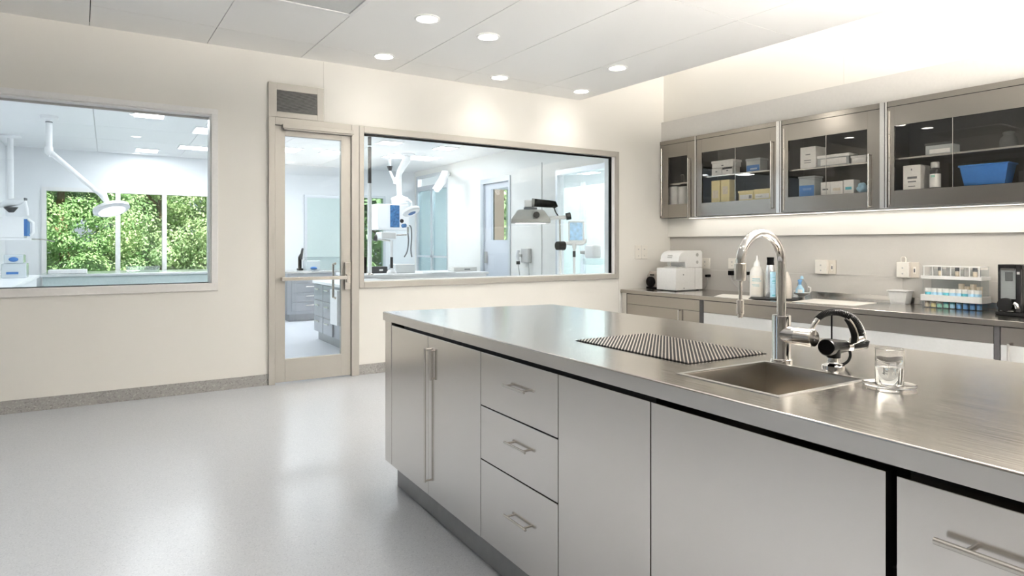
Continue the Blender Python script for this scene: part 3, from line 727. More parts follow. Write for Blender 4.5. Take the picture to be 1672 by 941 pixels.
# corner cabinet: two rolls
for p, lab in ((1101.5,'white paper roll in the corner cabinet, standing next to the hinge'),(1116.5,'white paper roll in the corner cabinet, standing next to the handle')):
    y = R.hx(XI+.08, p)[0]; r = abs(R.hx(XI+.08,p+7)[0]-R.hx(XI+.08,p-7)[0])/2
    solo('paper_roll', B().lathe((XI+.08,y,FL), [(r-.004,0),(r,.004),(r,zz(XI,p,304)-FL-.01),(r-.006,zz(XI,p,304)-FL),(.015,zz(XI,p,304)-FL)], 28), M['white'], lab, 'roll', R, (XI+.08,y,FL), smooth=True)
y = R.hx(XI+.06, 1115)[0]
solo('metal_hook', B().tube([(XI+.06,y-.02,SHZ1+.004),(XI+.06,y-.02,SHZ1+.09),(XI+.06,y-.01,SHZ1+.11),(XI+.06,y+.03,SHZ1+.11),(XI+.06,y+.04,SHZ1+.09)], .004, 10), M['nickel'], 'small bent steel hook standing on the shelf of the corner cabinet', 'hook', R, (XI+.06,y,SHZ1))
# carton cabinet
zc = lambda p, q: zz(XI, p, q)
m1 = zc(1185,273)
box_thing('storage_box', 'small white box under the stacked pair, on the hinge side of the carton cabinet shelf', 'box', XI, 1162, 1177.5, SHZ2, SHZ2+.085, M['paper'], .12, lab=[(M['ink'],.4,.6,.45,.6)])
box_thing('storage_box', 'wider white box under the grey lid box on the carton cabinet shelf', 'box', XI, 1179, 1196, SHZ2, SHZ2+.088, M['paper'], .14, lab=[(M['ink'],.4,.6,.45,.6),(M['dark'],.03,.97,.72,.98)])
box_thing('storage_box', 'flat white lidded box stacked on the two small white boxes', 'box', XI, 1162.5, 1197, SHZ2+.0885, SHZ2+.175, M['paper'], .15, lid=.03, lab=[(M['ink'],.45,.55,.2,.35)])
box_thing('clear_bin', 'clear plastic bin with a blue label on the carton cabinet shelf', 'bin', XI, 1218.5, 1241, SHZ2, SHZ2+.15, M['cloudy'], .14, lid=.025, lab=[(M['bluelab'],.05,.97,.05,.5),(M['white'],.2,.7,.15,.28)], lidm=M['cloudy'])
box_thing('carton', 'upright yellow carton nearer the hinge on the carton cabinet floor', 'carton', XI, 1161.5, 1175, FL, FL+.265, M['carton'], .10, lab=[(M['beige'],.15,.85,.2,.55)])
box_thing('carton', 'upright yellow carton beside its twin with a pale round mark', 'carton', XI, 1177, 1191, FL, FL+.265, M['carton'], .10, lab=[(M['beige'],.2,.8,.35,.7)])
box_thing('flat_carton', 'flat yellow carton with a white label in front of the glass joint', 'carton', XI, 1206, 1230, FL, FL+.115, M['carton'], .13, lid=.025, lab=[(M['white'],.08,.92,.12,.6),(M['ink'],.12,.3,.2,.5)])
box_thing('flat_carton', 'flat yellow carton next to the door handle of the carton cabinet', 'carton', XI, 1231, 1258, FL, FL+.12, M['carton'], .13, lab=[(M['white'],.08,.92,.12,.55),(M['ink'],.5,.9,.3,.36)])
# white box cabinet
box_thing('storage_box', 'tall pale cardboard box on the upper shelf beside the blue-bin cabinet hinge', 'box', XI, 1306.5, 1332, SHZ3, SHZ3+.225, M['paper'], .2, lab=[(M['ink'],.35,.65,.62,.66),(M['ink'],.3,.75,.35,.39),(M['ink'],.3,.75,.25,.28)])
box_thing('clear_box', 'long flat clear box on the upper shelf behind the glass joint', 'box', XI, 1335, 1386, SHZ3, SHZ3+.115, M['cloudy'], .16, lid=.03, lab=[(M['paper'],.08,.9,.1,.65)], lidm=M['paper'])
box_thing('clear_box', 'short flat white box on the upper shelf beside the long clear box', 'box', XI, 1390, 1414, SHZ3, SHZ3+.075, M['paper'], .14, lid=.02)
box_thing('clear_bin', 'clear bin with a solid blue front on the lower shelf', 'bin', XI, 1304.5, 1330, FL, FL+.215, M['cloudy'], .15, lid=.02, lab=[(M['bluelab'],.03,.97,.02,.55),(M['paper'],.2,.75,.3,.42)], lidm=M['cloudy'])
box_thing('packet', 'pale packet beside the blue-fronted bin', 'packet', XI, 1340, 1355, FL, FL+.135, M['paper'], .12, lab=[(M['ink'],.2,.8,.4,.5)])
box_thing('packet', 'pale packet in the middle of three behind the glass joint', 'packet', XI, 1356, 1376, FL, FL+.135, M['paper'], .12, lab=[(M['beige'],.2,.8,.3,.5)])
box_thing('packet', 'pale packet with a blue mark, beside the crumpled blue bag', 'packet', XI, 1377, 1394, FL, FL+.14, M['paper'], .12, lab=[(M['teal'],.2,.8,.3,.5)])
y0,y1 = span(XI+.05,1402,1414); b = B()
for k in range(9): b.ellipsoid((XI+.05+random.uniform(-.02,.02), y0+(y1-y0)*(.15+.7*random.random()), FL+.03+.05*random.random()), (.03,.028,.028), 12, 8)
solo('plastic_bag', b, M['paleb'], 'small crumpled pale blue bag next to the door handle', 'bag', R, (XI+.05,(y0+y1)/2,FL), smooth=True)
# blue tub cabinet
box_thing('clear_box', 'clear lidded box on the upper shelf above the white carton', 'box', XI, 1511, 1556, SHZ4, SHZ4+.105, M['cloudy'], .14, lid=.022, lidm=M['acryl'], lab=[(M['paper'],.1,.85,.1,.45)])
y = R.hx(XI+.09,1647)[0]
t = T('glass_jar', 'round clear glass jar on the top shelf above the blue tub', 'jar', R, (XI+.09,y,SHZ4))
t.part('body', B().lathe((XI+.09,y,SHZ4), [(.035,.001),(.060,.012),(.066,.05),(.058,.085),(.036,.105),(.034,.115)], 30), M['acryl'], smooth=True)
t.part('lid', B().lathe((XI+.09,y,SHZ4), [(.039,.1155),(.042,.118),(.042,.134),(.036,.138)], 30), M['acryl'], smooth=True)
box_thing('carton', 'white carton with grey print beside the squat bottle', 'carton', XI, 1474.5, 1503, FL, FL+.225, M['paper'], .19, lab=[(M['ink'],.2,.75,.44,.53),(M['ink'],.25,.72,.30,.35),(M['ink'],.3,.7,.12,.15),(M['ink'],.48,.54,.78,.86)])
y = R.hx(XI+.04,1527)[0]; r = .043
t = T('squat_bottle', 'grey-capped bottle with a white label between carton and blue tub', 'bottle', R, (XI+.04,y,FL))
t.part('body', B().lathe((XI+.04,y,FL), [(r-.003,0),(r,.004),(r,.165),(r-.012,.178),(.026,.184)], 30), M['dark'], smooth=True)
t.part('label', B().lathe((XI+.04,y,FL), [(r+.0003,.008),(r+.0012,.009),(r+.0012,.128),(r+.0003,.129)], 30, False), M['white'], smooth=True)
t.part('emblem', B().box(XI+.04-r-.0025, XI+.04-r-.0005, y-.016, y+.016, FL+.098, FL+.118), M['greenc'])
t.part('cap', B().lathe((XI+.04,y,FL), [(.032,.1845),(.034,.188),(.034,.232),(.030,.236)], 28), M['grey'], smooth=True)
y0,y1 = span(XI,1566,1646)
t = T('plastic_tub', 'big blue plastic tub with a rolled rim on the cabinet floor', 'tub', R, (XI+.11,(y0+y1)/2,FL))
def tub(x0,x1,y0,y1,z0,z1,ins,th=.004):
    b = B(); 
    top=[(x0,y0),(x1,y0),(x1,y1),(x0,y1)]; bot=[(x0+ins,y0+ins*1.4),(x1-ins,y0+ins*1.4),(x1-ins,y1-ins*1.4),(x0+ins,y1-ins*1.4)]
    ti=[(x0+th,y0+th),(x1-th,y0+th),(x1-th,y1-th),(x0+th,y1-th)]; bi=[(p[0]+(th if i in(0,3) else -th),p[1]+(th if i<2 else -th)) for i,p in enumerate(bot)]
    for L_,z in ((top,z1),(bot,z0),(ti,z1),(bi,z0+th)): b.v += [(a,c,z) for a,c in L_]
    for i in range(4):
        j=(i+1)%4; b.f += [(4+i,4+j,j,i),(8+i,8+j,12+j,12+i),(i,j,8+j,8+i)]
    b.f += [(4,7,6,5),(12,13,14,15)]; return b
def rim(x0,x1,y0,y1,z0,z1,w):
    b=B(); b.box(x0-w,x1+w,y0-w,y0,z0,z1); b.box(x0-w,x1+w,y1,y1+w,z0,z1); b.box(x0-w,x0,y0,y1,z0,z1); b.box(x1,x1+w,y0,y1,z0,z1); return b
t.part('body', tub(XI,XI+.19,y0,y1,FL,FL+.178,.022), M['blue'], bevel=.004)
t.part('rim', rim(XI,XI+.19,y0,y1,FL+.165,FL+.180,.008), M['blue'], bevel=.003)
box_thing('dark_case', 'dark case just past the blue tub', 'case', XI+.02, 1663, 1695, FL, FL+.10, M['dark'], .12)
# ================================================================== long bench along the wall
XK, ZK = R.l((xb(1013), YB))[0], .711
def kx(px): return R.hx(XK, px)[0]
yk = lambda x: -x*math.tan(R.th)-.002               # skew of the end against the wall with the door
t = T('bench_worktop', 'steel worktop of the long bench against the cabinet wall', 'worktop', R, (XK/2, -3, ZK-.045))
t.part('top', B().prism([(XK,-6.2),(-.001,-6.2),(-.001,yk(0)),(XK,yk(XK))], ZK-.045, ZK), M['top'], bevel=.003)
ye = R.hx(0, 1297)[0]
t.part('upstand', B().box(-.019,-.001,-6.2,ye,ZK+.0003,ZK+.062), M['steel'], bevel=.002)
t.part('bench_edge', B().box(XK-.0015,XK,-6.2,yk(XK)-.002,ZK-.044,ZK-.004), M['csteel'])
XF = XK+.015
ZB1 = ZK-.052; 
kF = lambda px: R.hx(XF, px)[0]
pale = mat('pale_lacquered_steel', (.66,.665,.66), .34, .55, noise=.02)  # pale colour stands in for a bright reflection on the lower steel fronts
def bench_unit(label, y1, y0, ztop2, handle=None, fr2=None):
    t = T('bench_cabinet', label, 'cabinet', R, (XF+.3,(y0+y1)/2,.1))
    t.part('carcass', B().box(XF+.022,-.02,y0+.001,y1-.001,.1,ZK-.046), M['gap'])
    t.part('drawer', B().box(XF,XF+.02,y0+.003,y1-.003,ztop2+.003,ZB1), M['csteel'], bevel=.001)
    d = t.part('door', B().box(XF,XF+.02,y0+.003,y1-.003,.105,ztop2), fr2 or M['csteel'], bevel=.001)
    if handle:
        b = B(); bar_z(b, handle[1], handle[2], handle[0], XF, .035, .008); t.part('handle', b, M['nickel'], d)
ys0 = kF(1023.5)
zdr = R.hx(XF, 1030, 497)[1]
zdr2 = R.hx(XF, 1512, 550)[1]; zdr2 = (zdr2+R.hx(XF,1620,562)[1])/2
solo('bench_end_panel', B().box(XF-.002,-.02,ys0+.002,yk(XK)-.012,.1,ZK-.046), M['steel'], 'steel end panel of the long bench meeting the door wall', 'panel', R, (XK/2,ys0,.1))
bench_unit('steel bench cabinet at the corner end, below the white analyser', ys0, kF(1142.5), zdr, (kF(1111), R.hx(XF,1111,545)[1], R.hx(XF,1111,506)[1]))
solo('bench_post', B().box(XF-.004,-.02,kF(1148.5)+.001,kF(1142.5)-.001,.1,ZK-.046), M['dark'], 'slim dark post between the two long bench cabinets', 'post', R, (XF+.3,kF(1145),.1))
bench_unit('wide pale-fronted bench cabinet behind the tap and the valve', kF(1148.5), kF(1623), zdr2, None, pale)
solo('bench_post', B().box(XF-.004,-.02,kF(1633)+.001,kF(1623)-.001,.1,ZK-.046), M['dark'], 'slim dark post beside the bench cabinet with the bar handle', 'post', R, (XF+.3,kF(1628),.1))
bench_unit('pale-fronted bench cabinet with an upright bar handle', kF(1633), -6.1, zdr2, (kF(1649), R.hx(XF,1649,600)[1]-.1, R.hx(XF,1649,561)[1]), pale)
solo('bench_plinth', B().box(XF+.06,-.03,-6.1,-.05,0,.0995), M['kick'], 'grey steel plinth under the long bench cabinets', 'plinth', R, (XF+.4,-3,0))
# ---- white analyser
def bp(px, py): return R.hz(ZK, px, py)
a0 = bp(1071.5, 471); a1 = bp(1102.5, 474.8); a2 = bp(1147, 471.5)
AX0, AX1 = -.62, -.10
AY1 = R.hx(AX0, 1072)[0]; AY0 = R.hx(AX0, 1103.5)[0]
s_ = (H-ZK)/(474.5-400)
AX1 = min(-.06, R.hy(AY0, 1147)[0])
zA1, zA2, zA3 = R.hx(AX0,1085,438)[1], R.hx(AX0,1085,431)[1], R.hy(AY0,1130,409.5)[1]
t = T('bench_analyser', 'white bench analyser with a curved hood on the long bench', 'analyser', R, ((AX0+AX1)/2,(AY0+AY1)/2,ZK))
D = AX1-AX0
t.part('base', B().box(AX0,AX1,AY0,AY1,ZK+.008,zA1), M['white'], bevel=.008, seg=3)
b = B()
for x in (AX0+.05,AX1-.05):
    for y in (AY0+.04,AY1-.04): b.lathe((x,y,ZK),[(.018,.0005),(.018,.009)],14)
t.part('feet', b, M['rubber'])
prof = [(AX1, zA1+.001),(AX1, zA3-.02),(AX1-.02, zA3)]
x_s = AX0+.42*D
for k in range(0,9):
    a = math.pi/2*k/8; prof.append((x_s-.30*D*math.sin(a), zA3-.42*(zA3-zA1)*(1-math.cos(a))))
prof += [(AX0+.10*D, zA2+.16*(zA3-zA2)),(AX0+.13*D, zA2+.02),(AX0+.34*D, zA2+.02),(AX0+.40*D, zA1+.001)]
hd = t.part('hood', B().xprism(prof, AY0+.001, AY1-.012, 'y'), M['white'], bevel=.008, seg=3)
def on_hood(u0, u1, y0, y1, name, m, lift=.002):      # a patch lying on the sloping face
    p0 = prof[4+u0]; p1 = prof[4+u1]; nx, nz = -(p1[1]-p0[1]), (p1[0]-p0[0]); l = math.hypot(nx,nz); nx, nz = nx/l, nz/l
    if nz < 0: nx, nz = -nx, -nz
    b = B().xprism([(p0[0]+nx*.0003,p0[1]+nz*.0003),(p1[0]+nx*.0003,p1[1]+nz*.0003),(p1[0]+nx*lift,p1[1]+nz*lift),(p0[0]+nx*lift,p0[1]+nz*lift)], y0, y1, 'y')
    t.part(name, b, m, hd)
Wd = AY1-AY0
on_hood(5,7, AY0+.36*Wd, AY0+.60*Wd, 'display', M['lamph'])
t.part('sample_tray', B().box(AX0+.06*D,AX0+.36*D,AY0+.05*Wd,AY0+.70*Wd,zA1+.0005,zA1+.016), M['grey'], bevel=.003)
t.part('needle', B().tube([(AX0+.16*D,AY0+.5*Wd,zA1+.0165),(AX0+.16*D,AY0+.5*Wd,zA2+.022)], .006, 10), M['nickel'])
zsk = (zA1+zA3)/2
b = B(); b.tube([(AX0+.80*D,AY0-.001,zsk+.055),(AX0+.80*D,AY0+.004,zsk+.055)], .022, 20); t.part('port', b, M['lamph'])
b = B(); b.tube([(AX0+.80*D,AY0-.001,zsk-.035),(AX0+.80*D,AY0+.004,zsk-.035)], .020, 20); t.part('port', b, M['grey'])
b = B()
for x in (.28,.30): b.tube([(AX0+x*D,AY0-.001,ZK+(.72 if x<.3 else .12)*(zA1-ZK)),(AX0+x*D,AY0+.004,ZK+(.72 if x<.3 else .12)*(zA1-ZK))], .008, 12)
t.part('screws', b, M['ink'])
b = B().box(AX0+.71*D,AX0+.72*D,AY0-.0006,AY0+.003,ZK+.01,zA1); t.part('seam', b, M['grey'])
# ---- small grey dispenser behind it
p = bp(1062, 471.5); gx_ = R.hy(-.01, 1055)[0]; gy1 = -.01; gy0 = gy1-.20
t = T('tape_dispenser', 'small grey dispenser with a black base tucked behind the white analyser', 'dispenser', R, (gx_+.1,(gy0+gy1)/2,ZK))
zt = R.hx(gx_,1060,443.5)[1]
t.part('housing', B().xprism([(gy0,ZK+.02),(gy1,ZK+.02),(gy1,zt-.05),(gy1-.04,zt),(gy0,zt)], gx_+.02, gx_+.16, 'x'), mat('taupe_plastic', (.42,.38,.34), .35, noise=.05), bevel=.004)
b = B(); b.box(gx_,gx_+.18,gy0,gy1,ZK+.0005,ZK+.019); t.part('foot', b, M['black'], bevel=.004)
b = B(); b.tube([(gx_-.01,gy1-.075,ZK+.085),(gx_+.019,gy1-.075,ZK+.085)], .066, 28); t.part('wheel', b, M['black'], smooth=True)
t.part('catch', B().box(gx_+.005,gx_+.019,gy1-.12,gy1-.06,ZK+.165,ZK+.18), M['black'])
# ---- sockets
def socket(label, fr, axis, x0, x1, y0, y1, z0, z1, extra=True):
    t = T('wall_socket', label, 'socket', fr, ((x0+x1)/2,(y0+y1)/2,(z0+z1)/2))
    t.part('plate', B().box(x0,x1,y0,y1,z0,z1), M['ivory'], bevel=.004)
    b = B(); h = z1-z0
    if axis == 'x':
        ym = (y0+y1)/2
        b.box(x0-.001,x0+.002,ym-.008,ym+.008,z0+.58*h,z0+.72*h); b.box(x0-.001,x0+.002,ym-.006,ym+.006,z0+.26*h,z0+.34*h)
    else:
        xm = (x0+x1)/2; w=(x1-x0)
        for q in (.27,.73): b.box(x0+q*w-.012,x0+q*w+.012,y0-.001,y0+.002,z0+.6*h,z0+.7*h); b.box(x0+q*w-.008,x0+q*w+.008,y0-.001,y0+.002,z0+.28*h,z0+.34*h)
        b.box(xm-.001,xm+.001,y0-.001,y0+.002,z0,z1)
    t.part('slots', b, M['grey']); return t
x0,z1 = RM.hy(YB-.012,1037,400.5); x1,z0 = RM.hy(YB-.012,1057.5,423)
t = T('wall_switch', 'ivory double switch plate on the door wall above the bench corner', 'switch', RM, ((x0+x1)/2,YB,(z0+z1)/2))
t.part('plate', B().box(x0,x1,YB-.012,YB-.0005,z0,z1), M['ivory'], bevel=.004)
b = B(); w=x1-x0; hh=z1-z0
for q in (.27,.74): b.box(x0+q*w-.010,x0+q*w+.010,YB-.0135,YB-.0115,z0+.66*hh,z0+.74*hh); b.box(x0+q*w-.006,x0+q*w+.006,YB-.0135,YB-.0115,z0+.2*hh,z0+.26*hh)
b.box(x0+.5*w-.001,x0+.5*w+.001,YB-.0128,YB-.0115,z0,z1)
t.part('buttons', b, M['grey'])
def wsock(label, p0, p1, q0, q1, xd, m=None):
    y0,y1 = span(xd,p0,p1); return socket(label, R, 'x', xd, -.0005, y0, y1, zz(xd,p0,q1), zz(xd,p0,q0))
wsock('ivory wall socket just behind the white analyser', 1143, 1158.5, 421.5, 439, -.02)
wsock('ivory wall socket above the black plugs near the white bottle', 1189, 1201, 422, 439, -.02)
def boxsock(label, p0, pm, p1, q0, q1, hook=False):
    # a box standing off the wall: its end face p0..pm and its front pm..p1
    xw = -.045; yN = R.hx(xw, pm)[0]; yF = R.hx(xw, p0)[0]
    y2 = R.hx(-.008, p1)[0]
    z0, z1 = zz(xw, p0, q1), zz(xw, p0, q0)
    t = T('socket_box', label, 'socket', R, (xw/2,(yN+yF)/2,(z0+z1)/2))
    t.part('box', B().box(xw,-.0005,yN,yF,z0,z1), M['ivory'], bevel=.004)
    t.part('wall_plate', B().box(-.010,-.0005,y2,yN-.001,z0,z1), mat('beige_plate', (.72,.67,.60), .45, noise=.02), bevel=.002)
    b = B(); ym=(yN+yF)/2; h=z1-z0
    for f in (.25,.62): b.tube([(xw-.002,ym,z0+f*h),(xw+.002,ym,z0+f*h)], .008, 14)
    t.part('sockets', b, M['grey'])
    t.part('switch', B().box(-.014,-.0095,(y2+yN)/2-.012,(y2+yN)/2+.012,z0+.25*h,z0+.7*h), M['ivory'], bevel=.002)
    t.part('toggle', B().box(-.017,-.0135,(y2+yN)/2-.006,(y2+yN)/2+.006,z0+.35*h,z0+.58*h), M['ink'])
    if hook:
        t.part('plug_loop', B().tube([(xw+.02,ym-.02,z1+.001),(xw+.02,ym-.02,z1+.035),(xw+.02,ym-.012,z1+.047),(xw+.02,ym+.012,z1+.047),(xw+.02,ym+.02,z1+.035),(xw+.02,ym+.02,z1+.001)], .005, 10), M['ivory'], smooth=True)
boxsock('boxed ivory socket with a wall plate between the tap and the white tub', 1330.5, 1349.5, 1365, 424.5, 447)
boxsock('boxed ivory socket with a plug loop above the white tub', 1463.5, 1484, 1500.5, 428, 453, True)
# plugs with cords
def plug(label, px, py, xw, pts, s=.022):
    y, z = R.hx(xw, px, py)
    t = T('power_plug', label, 'plug', R, (xw,y,z))
    t.part('plug', B().box(xw-.03,-.001,y-s,y+s,z-s,z+s), M['black'], bevel=.007, seg=3)
    t.part('cord', B().tube(spline([(xw-.01,y,z-s)]+[(xw+a, y+b_, max(ZK+.006, z+c)) for a,b_,c in pts], 8), .004, 10), M['grey'], smooth=True)
plug('black plug with a thin cord beside the white analyser', 1155, 450.5, -.05, [(-.03,-.03,-.06),(-.02,.0,-.13),(.0,.05,-.2)], .016)
plug('black plug with a pale cord below the socket near the white bottle', 1194, 446, -.05, [(-.02,-.02,-.08),(-.01,-.10,-.17),(.0,-.20,-.23)], .027)
plug('small black plug peeping from behind the spray head', 1220.5, 446.5, -.05, [(-.01,-.02,-.08),(.0,-.04,-.15),(.0,-.05,-.2)], .02)
# ---- mats, trays
def flat(name, label, cat, pts, th, m, z=ZK+.0004):
    q = [R.hz(z+th, *p) for p in pts]; q = [(max(XK+.012,min(-.024,a)), c) for a, c in q]
    cx_ = sum(a for a,c in q)/4; cyy = sum(c for a,c in q)/4
    return solo(name, B().prism(q, z, z+th), m, label, cat, R, (cx_,cyy,z), bevel=.002)
flat('white_mat', 'thin white mat on the bench in front of the white bottle', 'mat', [(1160,484.5),(1221,489.5),(1247,484.2),(1180,480)], .003, M['matw'])
flat('white_mat', 'long thin white mat on the bench between soap tray and white tub', 'mat', [(1293,492.5),(1395,499.5),(1432,494.5),(1330,488)], .003, M['matw'])
flat('black_tray', 'flat black tray under the white and silver bottles', 'tray', [(1222,487.6),(1302,490),(1312,486.2),(1228,483.3)], .006, M['rubber'], ZK+.0036)
ZTR = ZK+.0098
# ---- bottles (each is turned on a lathe)
def place(px, py, z): return R.hz(z, px, py)
bx, by = place(1236, 484.5, ZTR); sc = abs(R.hx(bx,1224.5)[0]-R.hx(bx,1248.5)[0])*.82/2
hgt = lambda px, py: R.hx(bx, px, py)[1]-ZTR
h1 = hgt(1236,435); h2 = hgt(1236,417.5)
t = T('squeeze_bottle', 'large white bottle with a pointed nozzle on the black tray', 'bottle', R, (bx,by,ZTR))
t.part('body', B().lathe((bx,by,ZTR), [(sc*.92,0),(sc,.01),(sc,h1*.72),(sc*.93,h1*.84),(sc*.66,h1*.95),(sc*.42,h1)], 36), mat('bottle_white', (.84,.83,.80), .35, noise=.02), smooth=True)
t.part('nozzle', B().lathe((bx,by,ZTR), [(sc*.46,h1+.0005),(sc*.46,h1+.02),(sc*.40,h1+.35*(h2-h1)),(sc*.15,h1+.6*(h2-h1)),(sc*.10,h2)], 28), M['white'], smooth=True)
b = B(); dx, dy = R.l((0,0))[0]-bx, R.l((0,0))[1]-by; n_ = math.atan2(dy,dx)
def wrap(bb, r, a0, a1, z0, z1, c, n=8):
    s0 = len(bb.v)
    for k in range(n+1):
        a = a0+(a1-a0)*k/n
        for rr_ in (r+.0003, r+.0013):
            for z in (z0,z1): bb.v.append((c[0]+rr_*math.cos(a), c[1]+rr_*math.sin(a), z))
    for k in range(n):
        i = s0+4*k; j = i+4
        bb.f += [(i+2,i+3,j+3,j+2),(i,j,j+1,i+1),(i,i+2,j+2,j),(i+1,j+1,j+3,i+3)]
    bb.f += [(s0,s0+1,s0+3,s0+2)]; e_ = s0+4*n; bb.f += [(e_,e_+2,e_+3,e_+1)]
    return bb
t.part('label', wrap(B(), sc, n_-.9, n_+1.0, ZTR+.06*h1, ZTR+.70*h1, (bx,by)), M['ivory'])
b = B(); 
for f0,f1_,a0,a1 in ((.58,.60,.1,.75),(.52,.535,.3,.8),(.40,.41,0,.8),(.36,.37,0,.6)): wrap(b, sc+.001, n_-a1*.9, n_+a0+.3, ZTR+f0*h1, ZTR+f1_*h1, (bx,by))
t.part('print', b, M['teal'])
bx2, by2 = place(1258, 486.2, ZTR); sc2 = abs(R.hx(bx2,1249.5)[0]-R.hx(bx2,1268)[0])*.76/2
h1 = R.hx(bx2,1258,433)[1]-ZTR; h2 = R.hx(bx2,1258,420.3)[1]-ZTR
t = T('spray_can', 'silver and pale blue bottle with a black cap beside the white bottle', 'bottle', R, (bx2,by2,ZTR))
t.part('body', B().lathe((bx2,by2,ZTR), [(sc2*.95,0),(sc2,.008),(sc2,h1*.72),(sc2*.9,h1*.9),(sc2*.72,h1)], 36), mat('silver_can', (.72,.73,.74), .25, .8, noise=.03), smooth=True)
t.part('label', wrap(B(), sc2, n_-.1, n_+1.5, ZTR+.02*h1, ZTR+.80*h1, (bx2,by2)), M['paleb'])
b = B()
for f0,f1_ in ((.50,.53),(.44,.455),(.06,.10),(.62,.635)): wrap(b, sc2+.001, n_+.3, n_+1.1, ZTR+f0*h1, ZTR+f1_*h1, (bx2,by2))
t.part('print', b, M['teal'])
t.part('cap', B().lathe((bx2,by2,ZTR), [(sc2*.74,h1+.0005),(sc2*.76,h1+.003),(sc2*.68,h1+.5*(h2-h1)),(sc2*.74,h2-.004),(sc2*.72,h2)], 30), M['black'], smooth=True)
bx3, by3 = place(1283.5, 487.5, ZTR); h3 = R.hx(bx3,1284,444)[1]-ZTR; sc3=.055
t = T('dispenser_bottle', 'pale bottle half hidden behind the tall tap', 'bottle', R, (bx3,by3,ZTR))
t.part('body', B().lathe((bx3,by3,ZTR), [(sc3*.9,0),(sc3,.01),(sc3,h3*.55),(sc3*.8,h3*.75),(sc3*.45,h3*.92),(sc3*.35,h3)], 30), mat('taupe_bottle', (.70,.66,.60), .35, noise=.03), smooth=True)
t.part('marks', wrap(wrap(B(), sc3*.75, n_-.9, n_-.5, ZTR+h3*.72, ZTR+h3*.77,(bx3,by3)), sc3*.9, n_-.9,n_-.5, ZTR+h3*.62, ZTR+h3*.66,(bx3,by3)), M['ink'])
# soap set
sx, sy = place(1309, 486.5, ZK)
t = T('soap_dish', 'small white oval soap dish on legs behind the tap', 'dish', R, (sx,sy,ZK))
def dish(cx_,cy_,z,r,h): return B().lathe((cx_,cy_,z), [(r*.35,0),(r*.40,h*.45),(r*.85,h*.7),(r,h),(r*.95,h),(r*.80,h*.78),(.002,h*.68)], 32)
rD = .085
t.part('dish', dish(sx,sy,ZK+.0005,rD,.055), M['white'], smooth=True)
t.part('loop', B().tube([(sx,sy-rD*.9,ZK+.05),(sx,sy-rD*1.15,ZK+.07),(sx,sy-rD*1.15,ZK+.11),(sx,sy-rD*.85,ZK+.12)], .008, 10), M['white'], smooth=True)
zS = ZK+.043
t = T('pump_bottle', 'little pale blue pump bottle sitting in the soap dish', 'bottle', R, (sx,sy+.02,zS))
t.part('body', B().lathe((sx,sy+.02,zS), [(.036,0),(.042,.008),(.040,.05),(.018,.085),(.014,.095)], 26), M['paleb'], smooth=True)
t.part('pump', B().lathe((sx,sy+.02,zS), [(.016,.0955),(.016,.125),(.022,.128),(.022,.142),(.010,.15)], 22), M['midb'], smooth=True)
t.part('label', wrap(B(), .0405, n_-.6, n_+.6, zS+.012, zS+.045, (sx,sy+.02)), M['white'])
px_, py_ = place(1322, 483.5, ZK); px_ = min(-.07, px_); h = R.hx(px_,1316,451)[1]-ZK
t = T('clear_bottle', 'transparent bottle with a tiny pale blue cap beside the soap dish', 'bottle', R, (px_,py_,ZK))
t.part('body', B().lathe((px_,py_,ZK), [(.040,.0005),(.048,.01),(.048,h*.62),(.022,h*.8),(.014,h*.85)], 28), M['acryl'], smooth=True)
t.part('cap', B().lathe((px_,py_,ZK), [(.017,h*.852),(.019,h*.86),(.017,h*.93),(.009,h)], 20), M['paleb'], smooth=True)
# white tub
tx = -.40; ty1 = R.hx(tx,1450)[0]; ty0 = R.hx(tx,1484)[0]; tz = R.hx(tx,1466,474)[1]
tc = place(1467, 497, ZK)
tx = min(tc[0], -.17); ty1 = R.hx(tx,1449.5)[0]; ty0 = R.hx(tx,1480.5)[0]; tz = R.hx(tx,1466,475)[1]
t = T('plastic_tub', 'small white plastic tub with a flared rim on the bench', 'tub', R, (tx+.08,(ty0+ty1)/2,ZK))
t.part('body', tub(tx,tx+.13,ty0,ty1,ZK+.0005,tz,.014,.003), M['white'], bevel=.004)
t.part('rim', rim(tx,tx+.13,ty0,ty1,tz-.008,tz+.002,.008), M['white'], bevel=.002)
# ---- acrylic organiser with vials
p = place(1586, 507.5, ZK); ox = p[0]; OW = .17
oy1 = R.hx(ox,1506.5)[0]; oy0 = R.hx(ox,1601)[0]; oz = lambda q: R.hx(ox,1540,q)[1]
ztop = R.hx(ox,1510,434)[1]; zmid1 = R.hx(ox,1503,455)[1]; zmid0 = R.hx(ox,1503,449.5)[1]; zlow1 = R.hx(ox,1500,490)[1]; zlow0 = R.hx(ox,1500,480)[1]
t = T('vial_organiser', 'clear acrylic organiser with white rails holding blue and pale vials', 'organiser', R, (ox+OW/2,(oy0+oy1)/2,ZK))
b = B(); q = .004
b.box(ox,ox+OW,oy0,oy1,ZK+.0005,ZK+.006)
for x in (ox,ox+OW-q): b.box(x,x+q,oy0,oy0+.006,ZK+.006,ztop); b.box(x,x+q,oy1-.006,oy1,ZK+.006,ztop)
b.box(ox+OW-q,ox+OW,oy0+.006,oy1-.006,ZK+.006,ztop-.03)
t.part('box', b, M['acryl'])
def rail(z0,z1,o): return rim(ox+.002,ox+OW-.002,oy0,oy1,z0,z1,o)
t.part('rail', rail(zlow1,zlow0,.014), M['white'], bevel=.002)
t.part('rail', rail(zmid1,zmid0,.012), M['white'], bevel=.002)
b = rim(ox+.004,ox+OW-.004,oy0+.004,oy1-.004,ztop-.007,ztop,.004); b.box(ox+.004,ox+OW-.004,oy0+.004,oy1-.004,ztop-.004,ztop-.001)
t.part('top_frame', b, M['white'])
b = B()
